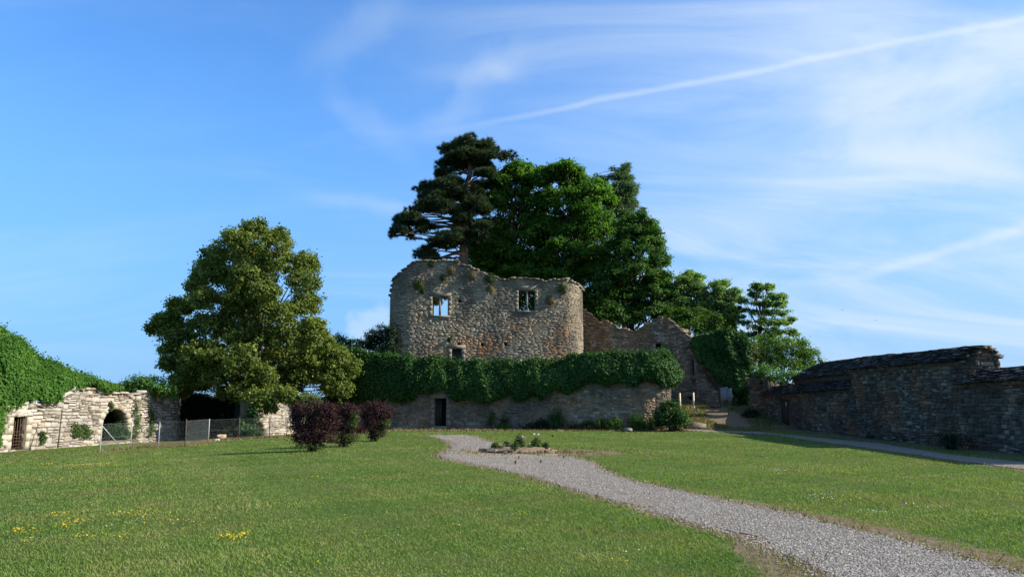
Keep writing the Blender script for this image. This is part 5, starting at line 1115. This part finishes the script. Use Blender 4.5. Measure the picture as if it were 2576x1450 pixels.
# ------------------------------------------------------------------ flower bed
bc = np.array([BED_C[0], BED_C[1], float(terrain(*BED_C))])
bed = thing('flower_bed', bc, 'round sunken flower bed edged with broken stones beside the path', 'flower bed')
a = np.linspace(0, 2 * math.pi, 40, endpoint=False); rr = np.linspace(0, 1, 7)
V = [(bc[0], bc[1], bc[2] + .15)]; F3 = []; F4 = []
for i, r_ in enumerate(rr[1:]):
    for k in a: V.append((bc[0] + BED_R[0] * r_ * math.cos(k), bc[1] + BED_R[1] * r_ * math.sin(k), bc[2] + .15 * (1 - r_ ** 4) + .02 + .02 * math.sin(7 * k + i)))
for k in range(40):
    F3.append([0, 1 + k, 1 + (k + 1) % 40])
    for i in range(5): F4.append([1 + i * 40 + k, 1 + (i + 1) * 40 + k, 1 + (i + 1) * 40 + (k + 1) % 40, 1 + i * 40 + (k + 1) % 40])
obj('soil', V, [np.array(F4), np.array(F3)], M['soil'], bed, smooth=True)
k = 0.0
while k < 2 * math.pi - .1:
    w = rng.uniform(.08, .22); da = w / 1.05; ca = k + da / 2; t = unit(np.array([-math.sin(ca) * BED_R[0], math.cos(ca) * BED_R[1], 0])); p = bc + np.array([math.cos(ca) * BED_R[0], math.sin(ca) * BED_R[1], rng.uniform(.0, .07)])
    v, f4, f3, me = variants('ruin')[int(rng.integers(14))]; up = unit(np.array([0, 0, 1]) + rng.normal(0, .12, 3)); up = unit(up - t * (up @ t)); o_ = np.cross(t, up); h = rng.uniform(.05, .13); dp = rng.uniform(.06, .13)
    o = bpy.data.objects.new('edging_stone', me); C.objects.link(o); o.parent = bed
    mt = Matrix(((t[0] * w, o_[0] * dp, up[0] * h, p[0]), (t[1] * w, o_[1] * dp, up[1] * h, p[1]), (t[2] * w, o_[2] * dp, up[2] * h, p[2]), (0, 0, 0, 1))); o.matrix_basis = Matrix.Translation(-Vector(bed['_loc'])) @ mt
    k += da * .96
def flower(mb, c, r, petals=6, tilt=None):
    n = unit(np.array([0, -.7, .7]) + rng.normal(0, .3, 3)); t = unit(np.cross(n, [0.3, .9, .1])); b = np.cross(n, t); V = [c + n * r * .25]; F = []
    for ring, (rad, lift) in enumerate(((r, .1), (r * .6, .5))):
        for k in range(petals):
            a0 = 2 * math.pi * (k + .5 * ring) / petals; a1 = a0 + .8 * 2 * math.pi / petals; i = len(V)
            V += [c + n * r * .1, c + rad * (math.cos(a0) * t + math.sin(a0) * b) + n * r * lift, c + rad * 1.12 * (math.cos((a0 + a1) / 2) * t + math.sin((a0 + a1) / 2) * b) + n * r * lift, c + rad * (math.cos(a1) * t + math.sin(a1) * b) + n * r * lift]; F += [[i, i + 1, i + 2], [i, i + 2, i + 3]]
    mb.add(np.array(V), np.array(F))
def bed_plant(label, u, v, hpx, wpx, mat, blooms=(), bm_=None, n=170):
    g = groundpt(u, v); Y = g[1]; b = np.array([g[0], Y, float(terrain(g[0], Y)) + .12]); h, w = hpx / FD * Y * 1.2, wpx / FD * Y * 1.25; n = int(n * 1.8)
    t = thing('flowering_plant' if blooms else 'bed_plant', b, label, 'plant', 'plants in the flower bed'); m = MB(); lv = Leaves(); d = rdirs(n); d[:, 2] = np.abs(d[:, 2])
    lv.add(b + (0, 0, h * .1) + d * np.array([w * .5, w * .45, h * .85]) * rng.uniform(.35, 1, n)[:, None], d + [0, 0, .5] + rng.normal(0, .4, (n, 3)), rng.uniform(.035, .085, n), rng.random(n)); lv.build('leaves', mat, t, .6)
    for e in d[:9]: m.tube(bend(b - (0, 0, .04), b + e * np.array([w * .45, w * .4, h * .8]), .02, 4), .006, 4, .5)
    for (bu, bv, br) in blooms:
        c = at(bu, bv, Y - .1); m.tube(bend(b, c, .03, 5), .005, 4, .5); f_ = MB(); flower(f_, c, br); f_.build('blossom', bm_, t)
    m.build('stem', M['weed'], t)
bed_plant('low leafy plant at the left end of the flower bed', 1246, 1136, 14, 20, M['weed'])
bed_plant('drying low plant second from the left in the bed', 1263, 1137, 10, 16, M['drygrass'], n=110)
bed_plant('low plant with two white blooms side by side', 1274, 1135, 16, 18, M['weed'], [(1271.5, 1119, .045), (1277.5, 1119.5, .045)], M['petal_white'])
bed_plant('leafy plant at the front of the bed between white and pink blooms', 1295, 1140, 18, 20, M['weed'])
bed_plant('tallest plant of the bed, bushy with pink blooms', 1308, 1136, 34, 24, M['weed'], [(1304, 1117, .05), (1307, 1119.5, .035), (1315, 1097, .04), (1321, 1099.5, .04), (1311, 1102, .03)], M['petal_pink'], 420)
bed_plant('small leafy plant right of the tallest one', 1331, 1137, 9, 14, M['weed'], n=90)
bed_plant('upright plant with two white blooms on long bare stems', 1349, 1135, 24, 26, M['weed'], [(1344, 1091, .038), (1354.5, 1091.5, .038), (1333, 1114.5, .025)], M['petal_white'], 260)
bed_plant('low greyish plant at the right end of the bed', 1372, 1134, 12, 18, M['mistletoe'], n=110)
# dry weeds around it
for (u, v, hh, w_, lab) in ((1297, 1168, 14, 10, 'dry weed tuft on the gravel in front of the bed'), (1305, 1153, 8, 8, 'tiny dry tuft at the rim of the bed'), (1360, 1164, 12, 12, 'dry weed tuft right of centre in front of the bed'), (1418, 1152, 9, 8, 'small weed on the bare earth right of the bed'), (1390, 1098, 7, 12, 'dark tuft alone on the lawn behind the bed')):
    g = groundpt(u, v); tuft_plant('dry_weed', lab, u, v, hh, w_, g[1], M['drygrass'] if 'dark' not in lab else M['ivy'], 26, None, None, False, 'plant')

# ------------------------------------------------------------------ fence, posts, gate, loose stones, birds
fence = thing('wire_fence', FENCE[2], 'low wire mesh fence on thin metal posts before the pale wall', 'fence')
hts = [1.32, 1.2, 1.18, 1.28, 1.2, 1.2, 1.16, 1.05]
for p, h in zip(FENCE, hts):
    m = MB(); z = float(terrain(p[0], p[1])); m.tube([(p[0], p[1], z - .15), (p[0], p[1], z + h * .5), (p[0], p[1], z + h)], .022, 6); m.build('post', M['zinc'] if p[0] < -15.2 else M['iron'], fence)
m = MB(); mats_ = []
def netting(a, b, ha, hb):
    a = np.array([a[0], a[1], float(terrain(a[0], a[1]))]); b = np.array([b[0], b[1], float(terrain(b[0], b[1]))]); L = np.linalg.norm(b - a); H = (ha + hb) / 2 - .06; d = (b - a) / L; s_ = .06
    V = []; F = []
    def wire(q0, z0, q1, z1, r_=.0009):
        p0 = a + d * q0 + np.array([0, 0, z0]); p1 = a + d * q1 + np.array([0, 0, z1]); n = np.array([-d[1], d[0], 0]); up = np.array([0, 0, 1.0]); i = len(V)
        for p in (p0, p1): V.extend([p + n * r_ * 1.2, p - n * r_ * .6 + up * r_, p - n * r_ * .6 - up * r_])
        F.extend([[i, i + 1, i + 4, i + 3], [i + 1, i + 2, i + 5, i + 4], [i + 2, i, i + 3, i + 5]])
    for k in np.arange(-H, L, s_):
        for sg in (1, -1):
            q0, z0, q1, z1 = k, 0.0, k + H, H
            if q0 < 0: z0 = -q0; q0 = 0.0
            if q1 > L: z1 = H - (q1 - L); q1 = L
            if q1 > q0: wire(q0, z0 if sg > 0 else H - z0, q1, z1 if sg > 0 else H - z1)
    for z in (.02, H * .5, H): wire(0, z, L, z, .003)
    return np.array(V), np.array(F)
for (p, q), (ha, hb) in zip(zip(FENCE[:-1], FENCE[1:]), zip(hts[:-1], hts[1:])):
    v, f = netting(p, q, ha, hb); obj('netting', v, f, M['wire'], fence)
m = MB(); a_ = FENCE[0]; b_ = at(308, 1110, 36.0); m.tube([(a_[0], a_[1], float(terrain(a_[0], a_[1])) + 1.15), (b_[0], b_[1], float(terrain(b_[0], b_[1])) + .05)], .02, 5); m.build('brace', M['zinc'], fence)
p0, p1 = at(146, 1120, 37.0), at(156, 1033, 37.6); pole = thing('leaning_pole', p0, 'thin dark pole leaning against the sunlit pale wall', 'pole'); m = MB(); m.tube([p0 - (0, 0, .1), (p0 + p1) / 2, p1], [.035, .03, .026], 6); m.build('shaft', M['iron'], pole); m = MB(); m.tube([p1, p1 + (0, 0, .05)], [.034, .03], 6); m.build('cap', M['iron'], pole)
for (u, v0, v1, lab) in ((1711, 988, 1022, 'shorter pale wooden post by the ruin, left of two'), (1745.5, 987, 1026, 'taller pale wooden post by the ruin, right of two')):
    Y = 51.5 if u < 1730 else 51.0; b = at(u, v1, Y); tp_ = at(u, v0, Y); b[2] = min(b[2], float(terrain(b[0], Y))) - .05; t = thing('wooden_post', b, lab, 'post', 'pale wooden posts by the ruin')
    m = MB(); h = tp_[2] - b[2]; m.box((b[0], b[1], b[2] + h / 2), (.085, .085, h), .3, .004); m.build('shaft', M['pale_wood'], t); m = MB(); m.box((b[0], b[1], b[2] + h + .012), (.07, .07, .02), .3, .003); m.build('bevelled_top', M['pale_wood'], t)
g0, g1 = at(1813, 1028, 55.2), at(1843, 1034, 54.2); gate = thing('plank_gate', (g0 + g1) / 2, 'weathered grey plank gate between the buttress and the ivy', 'gate'); gz_ = float(terrain(*((g0 + g1) / 2)[:2]))
for k in range(6):
    p = g0 + (g1 - g0) * (k + .5) / 6; m = MB(); hh = 1.22 + rng.normal(0, .05); m.box((p[0], p[1], gz_ + hh / 2), (np.linalg.norm(g1[:2] - g0[:2]) / 6 - .012, .03, hh), math.atan2(g1[1] - g0[1], g1[0] - g0[0]), .004); m.build('plank', M['gate'], gate)
for z in (.25, .95): m = MB(); m.tube([g0 * (1, 1, 0) + (0, .05, gz_ + z), g1 * (1, 1, 0) + (0, .05, gz_ + z)], .025, 5); m.build('rail', M['gate'], gate)
p = at(1833, 1060, 51.0); t = thing('iron_stake', (p[0], p[1], float(terrain(p[0], p[1]))), 'thin dark stake standing in the earth below the gate', 'post'); m = MB(); z = float(terrain(p[0], p[1])); m.tube([(p[0], p[1], z - .1), (p[0], p[1], z + .95)], .02, 5); m.build('shaft', M['iron'], t); m = MB(); m.tube([(p[0] - .05, p[1], z + .9), (p[0] + .05, p[1], z + .9)], .012, 5); m.build('hook', M['iron'], t)
def loose(name, label, u, v, wpx, hpx, Y, key, n=1, cat='stone', depth_=.5):
    v0, f4, f3, me = variants(key)[n % 14]; g = at(u, v, Y); z = float(terrain(g[0], Y)); w, h = wpx / FD * Y, hpx / FD * Y
    q = v0 * np.array([w, -depth_ * .6, h]); q = q + np.array([g[0], Y, z + h * .45]); o = obj(name, q, [f4, f3], M[key], attrs={'rnd': np.full(len(q), rng.random())}); tag(o, label, cat)
loose('stone_block', 'pale squared stone block lying at the foot of the terrace wall', 1580, 1076, 20, 10, 45.3, 'limestone', 2)
loose('stone_slab', 'long dark stone slab on the bank below the posts', 1742, 1058, 62, 15, 47.6, 'barn', 3, 'stone', .7)
loose('stone_slab', 'short dark slab beside the long one below the posts', 1700, 1068, 34, 14, 46.4, 'barn', 5, 'stone', .6)
loose('stone', 'rounded stone lying on the bank in front of the gate', 1800, 1024, 22, 7, 53.8, 'ruin', 6)
loose('stone', 'pale round boulder in the shade under the lime tree', 559, 1088, 15, 14, 43.5, 'terrace', 7)  # darker terrace stone puts the tree's shade into the boulder's colour
loose('stone', 'small pale stone left of the round boulder in the shade', 547, 1096, 6, 6, 42.0, 'limestone', 8)
for (u, v, lab) in ((2118, 780, 'upper of two small birds high above the outbuildings'), (2202, 806, 'lower of two small birds high above the outbuildings')):
    c = at(u, v, 75.0); t = thing('bird', c, lab, 'bird', 'birds in the sky'); s = .16
    V = np.array([(-1.0, 0, 0), (-.55, .16, .12), (.1, .20, .16), (.75, .10, .08), (1.0, 0, .05), (.75, -.10, .08), (.1, -.20, .16), (-.55, -.16, .12), (.1, .0, -.16), (-.5, 0, -.1), (.7, 0, -.05)]) * s
    Wg = np.array([(.45, .12, .1), (-.2, .12, .1), (-.35, .9, .62), (.15, 1.0, .70), (-.55, 1.75, .45), (.45, -.12, .1), (-.2, -.12, .1), (-.35, -.9, .62), (.15, -1.0, .70), (-.55, -1.75, .45)]) * s
    F3 = [[0, 1, 9], [1, 2, 8], [1, 8, 9], [2, 3, 10], [2, 10, 8], [3, 4, 10], [4, 5, 10], [5, 6, 10], [6, 8, 10], [6, 7, 8], [7, 9, 8], [7, 0, 9], [1, 7, 2], [7, 6, 2], [2, 6, 3], [6, 5, 3], [3, 5, 4], [0, 7, 1],
          [11, 12, 13], [11, 13, 14], [14, 13, 15], [16, 18, 17], [16, 19, 18], [19, 20, 18]]
    q = np.concatenate([V, Wg]) @ np.array(Matrix.Rotation(.9, 3, 'Z')).T + c; obj('body', q, np.array(F3), M['feather'], t)

# ------------------------------------------------------------------ grass, gravel, wild flowers
def scatter_wedge(n, y0=6.6, y1=47.0, power=1.0, extra=.72):
    """points over the part of the lawn in view, denser near the camera"""
    y = y0 * (y1 / y0) ** rng.random(n); x = rng.uniform(-extra, extra, n) * y; return np.stack([x, y], 1)
p = scatter_wedge(470000); sm = sdf(p, main_s); ss = sdf(p, side_s); so = soil_amount(p)
inbed = np.linalg.norm((p - BED_C) / (BED_R + .1), axis=1) < 1
keep = (sm > -.03 - .10 * rng.random(len(p)) ** 3) & (ss > .0) & (~inbed) & (rng.random(len(p)) > so * .93) & (p[:, 0] < 16.9) & (p[:, 0] > -26)
p = p[keep]; ss = ss[keep]; sm = sm[keep]; n = len(p)
h = rng.uniform(.012, .032, n) * (1 + .35 * wob(p[:, 0], p[:, 1], .8, 2)) * (1 + .010 * p[:, 1]); edge = (np.minimum(sm, ss) < .25); h[edge] *= rng.uniform(1.0, 1.7, edge.sum())
wd2 = .0042 + .00050 * p[:, 1]; ang = rng.uniform(0, 2 * math.pi, n); lean = rng.uniform(.4, 1.6, n); z = terrain(p[:, 0], p[:, 1])
s = np.stack([np.cos(ang), np.sin(ang), np.zeros(n)], 1) * wd2[:, None]; tipd = np.stack([-np.sin(ang + rng.normal(0, .6, n)), np.cos(ang), np.zeros(n)], 1) * (lean * h)[:, None]
b = np.stack([p[:, 0], p[:, 1], z - .004], 1); tip = b + tipd + np.array([0, 0, 1.0]) * h[:, None]
V = np.stack([b - s, b + s, tip], 1).reshape(-1, 3); pat = .5 + .34 * wob(p[:, 0], p[:, 1], .55, 4) + .28 * wob(p[:, 0], p[:, 1], 1.7, 8) + .22 * wob(p[:, 0], p[:, 1], 5.1, 2)
rn = np.clip(.62 * pat + .38 * rng.random(n), 0, 1)
o = obj('grass', V, np.arange(len(V)).reshape(-1, 3), M['grass'], kind='stuff', attrs={'rnd': np.repeat(rn, 3)}); tag(o, 'short mown grass covering the courtyard lawn', 'grass', kind='stuff')
# longer dry grass along verges and walls
q = []
for poly in (main_s, side_s):
    pp = scatter_wedge(60000, 6.6, 47); d_ = sdf(pp, poly); q.append(pp[(d_ > -.02) & (d_ < .10 + .22 * rng.random(len(pp)))])
pp = np.stack([rng.uniform(-11, 9.5, 5000), rng.uniform(45.5, 48.6, 5000)], 1); q.append(pp[pp[:, 1] < 48.3])
fp = np.repeat(fence_line[:-1], 900, 0) + (np.repeat(fence_line[1:] - fence_line[:-1], 900, 0)) * rng.random((900 * 7, 1)) + rng.normal(0, .3, (6300, 2)) + [0, .6]; q.append(fp)
pp = np.stack([rng.uniform(10, 16.5, 16000), rng.uniform(45, 57, 16000)], 1); q.append(pp[soil_amount(pp) < rng.random(len(pp)) * .9])
pp = scatter_wedge(40000, 6.6, 44); d_ = sdf(pp, main_s); q.append(pp[(d_ < -.05) & (wob(pp[:, 0], pp[:, 1], 1.9, 4) + .5 * wob(pp[:, 0], pp[:, 1], 6, 1) > .95)])
pp = BED_C + np.array([.6, -.4]) + rng.normal(0, 1, (2600, 2)) * np.array([1.5, .95]); kk = wob(pp[:, 0], pp[:, 1], 2.6, 7) > .1; q.append(pp[kk])
p = np.concatenate(q); p = p[(np.linalg.norm((p - BED_C) / BED_R, axis=1) > 1)]; n = len(p); h = rng.uniform(.03, .10, n) * (1 + .012 * p[:, 1]); ang = rng.uniform(0, 6.28, n); w2 = .004 + .00055 * p[:, 1]
b = np.stack([p[:, 0], p[:, 1], terrain(p[:, 0], p[:, 1]) - .004], 1); s = np.stack([np.cos(ang), np.sin(ang), 0 * ang], 1) * w2[:, None]; tip = b + np.stack([rng.normal(0, .45, n) * h, rng.normal(0, .45, n) * h, h], 1)
o = obj('dry_grass', np.stack([b - s, b + s, tip], 1).reshape(-1, 3), np.arange(3 * n).reshape(-1, 3), M['drygrass'], kind='stuff', attrs={'rnd': np.repeat(rng.random(n), 3)}); tag(o, 'longer dry grass along the path verges and the fence', 'grass', kind='stuff')
# loose gravel
def pebbles(poly, n, name, label, y1=46, spill=.12):
    p = scatter_wedge(n * 6, 6.4, y1); d = sdf(p, poly[::2]); keep = d < spill * rng.normal(0, 1, len(p)); p = p[keep][:n]; n = len(p)
    inb = np.linalg.norm((p - BED_C) / (BED_R + .08), axis=1) < 1; p = p[~inb]; n = len(p)
    bd_ = np.linalg.norm((p - BED_C - np.array([.6, -.5])) / np.array([2.9, 2.0]), axis=1) + .25 * wob(p[:, 0], p[:, 1], 2.2, 3); p = p[(bd_ > 1) | (rng.random(n) < .22)]; n = len(p)
    mudd = wob(p[:, 0], p[:, 1], 1.1, 6) + .5 * wob(p[:, 0], p[:, 1], 3.0, 1); p = p[mudd < .55 + .8 * rng.random(n)]; n = len(p)
    r_ = rng.uniform(.006, .0145, n) * (1 + .022 * p[:, 1]); c = np.stack([p[:, 0], p[:, 1], terrain(p[:, 0], p[:, 1]) + .008 + r_ * .25], 1)
    oct_ = np.array([[1, 0, 0], [0, 1, 0], [-1, 0, 0], [0, -1, 0], [0, 0, .7], [0, 0, -.7]], float); a = rng.uniform(0, 6.28, n); cs, sn = np.cos(a), np.sin(a)
    v = oct_[None] * rng.uniform(.65, 1.35, (n, 6, 1)) * r_[:, None, None]; v = np.stack([v[..., 0] * cs[:, None] - v[..., 1] * sn[:, None], v[..., 0] * sn[:, None] + v[..., 1] * cs[:, None], v[..., 2]], -1) + c[:, None]
    f = np.array([[0, 1, 4], [1, 2, 4], [2, 3, 4], [3, 0, 4]]); F = (np.arange(n)[:, None, None] * 6 + f[None]).reshape(-1, 3)
    o = obj(name, v.reshape(-1, 3), F, M['pebble'], kind='stuff', attrs={'rnd': np.repeat(rng.random(n), 6)}); tag(o, label, 'gravel', kind='stuff')
M['pebble'] = material('pebble', lambda n, p: n.ramp(attr_of(n), [(0, (.12, .107, .09)), (.4, (.205, .188, .163)), (.8, (.285, .265, .235)), (1, (.40, .375, .34))]), .85, spec=.2)
pebbles(main_poly, 74000, 'gravel', 'loose grey gravel strewn over the broad path')
pebbles(side_poly, 9000, 'gravel', 'loose gravel on the shaded side path')
# wild flowers in the lawn
def wild(name, label, spots, mat, r0, per):
    mb = MB(); V = []; F = []; R = []
    for (u, v, ru, k) in spots:
        g = groundpt(u, v); Y = g[1]
        for _ in range(k):
            x = g[0] + rng.normal(0, ru / FD * Y * .55); y = Y + rng.normal(0, ru / FD * Y * .55); z = float(terrain(x, y)) + rng.uniform(.035, .075) * (1 + .008 * Y); r_ = r0 * rng.uniform(.7, 1.3) * (1 + .012 * Y); nn = unit(np.array([0, -.5, .9]) + rng.normal(0, .35, 3)); t = unit(np.cross(nn, [1, .2, 0])); b_ = np.cross(nn, t); i = len(V); c = np.array([x, y, z])
            V.append(c + nn * r_ * .3); V += [c + r_ * (math.cos(q * math.pi / 3) * t + math.sin(q * math.pi / 3) * b_) for q in range(6)]; F += [[i, i + 1 + q, i + 1 + (q + 1) % 6] for q in range(6)]; R += [rng.random()] * 7
    o = obj(name, np.array(V), np.array(F), mat, kind='stuff', attrs={'rnd': np.array(R)}); tag(o, label, 'flowers', kind='stuff')
yel = [(115, 1171, 30, 40), (210, 1173, 70, 90), (340, 1172, 60, 30), (75, 1160, 40, 14), (30, 1205, 40, 24), (140, 1212, 50, 18), (150, 1300, 36, 26), (340, 1299, 50, 44), (190, 1318, 26, 26), (160, 1330, 24, 24), (60, 1345, 40, 46), (20, 1350, 30, 22), (205, 1358, 30, 30), (55, 1368, 30, 14), (300, 1352, 60, 12), (585, 1362, 26, 60), (600, 1352, 40, 24), (500, 1320, 50, 20), (420, 1312, 60, 14), (790, 1205, 20, 14), (1180, 1267, 20, 8), (1310, 1300, 20, 10), (1560, 1420, 30, 8), (1130, 1330, 30, 6), (2130, 1192, 50, 16), (2100, 1258, 50, 14), (2200, 1250, 50, 12), (1900, 1180, 60, 12), (700, 1420, 60, 6), (880, 1290, 120, 10), (700, 1130, 160, 24), (980, 1130, 80, 14), (1800, 1110, 120, 14)]
wild('yellow_wildflowers', 'yellow lotus flowers dotted in patches over the lawn', yel, M['petal_yellow'], .0075, 1)
wht = [(60, 1185, 80, 12), (350, 1190, 60, 10), (290, 1330, 60, 5), (1190, 1220, 200, 12), (1050, 1160, 120, 14), (1960, 1190, 30, 22), (2060, 1255, 60, 36), (2190, 1292, 40, 18), (2320, 1280, 40, 12), (2300, 1230, 160, 10), (900, 1400, 260, 8), (1700, 1150, 150, 8), (1500, 1400, 200, 5), (700, 1200, 260, 16)]
wild('white_clover', 'tiny white clover and daisies sprinkled over the lawn', wht, M['petal_white'], .0065, 1)
for o in ROOTS:
    if '_loc' in o: del o['_loc']
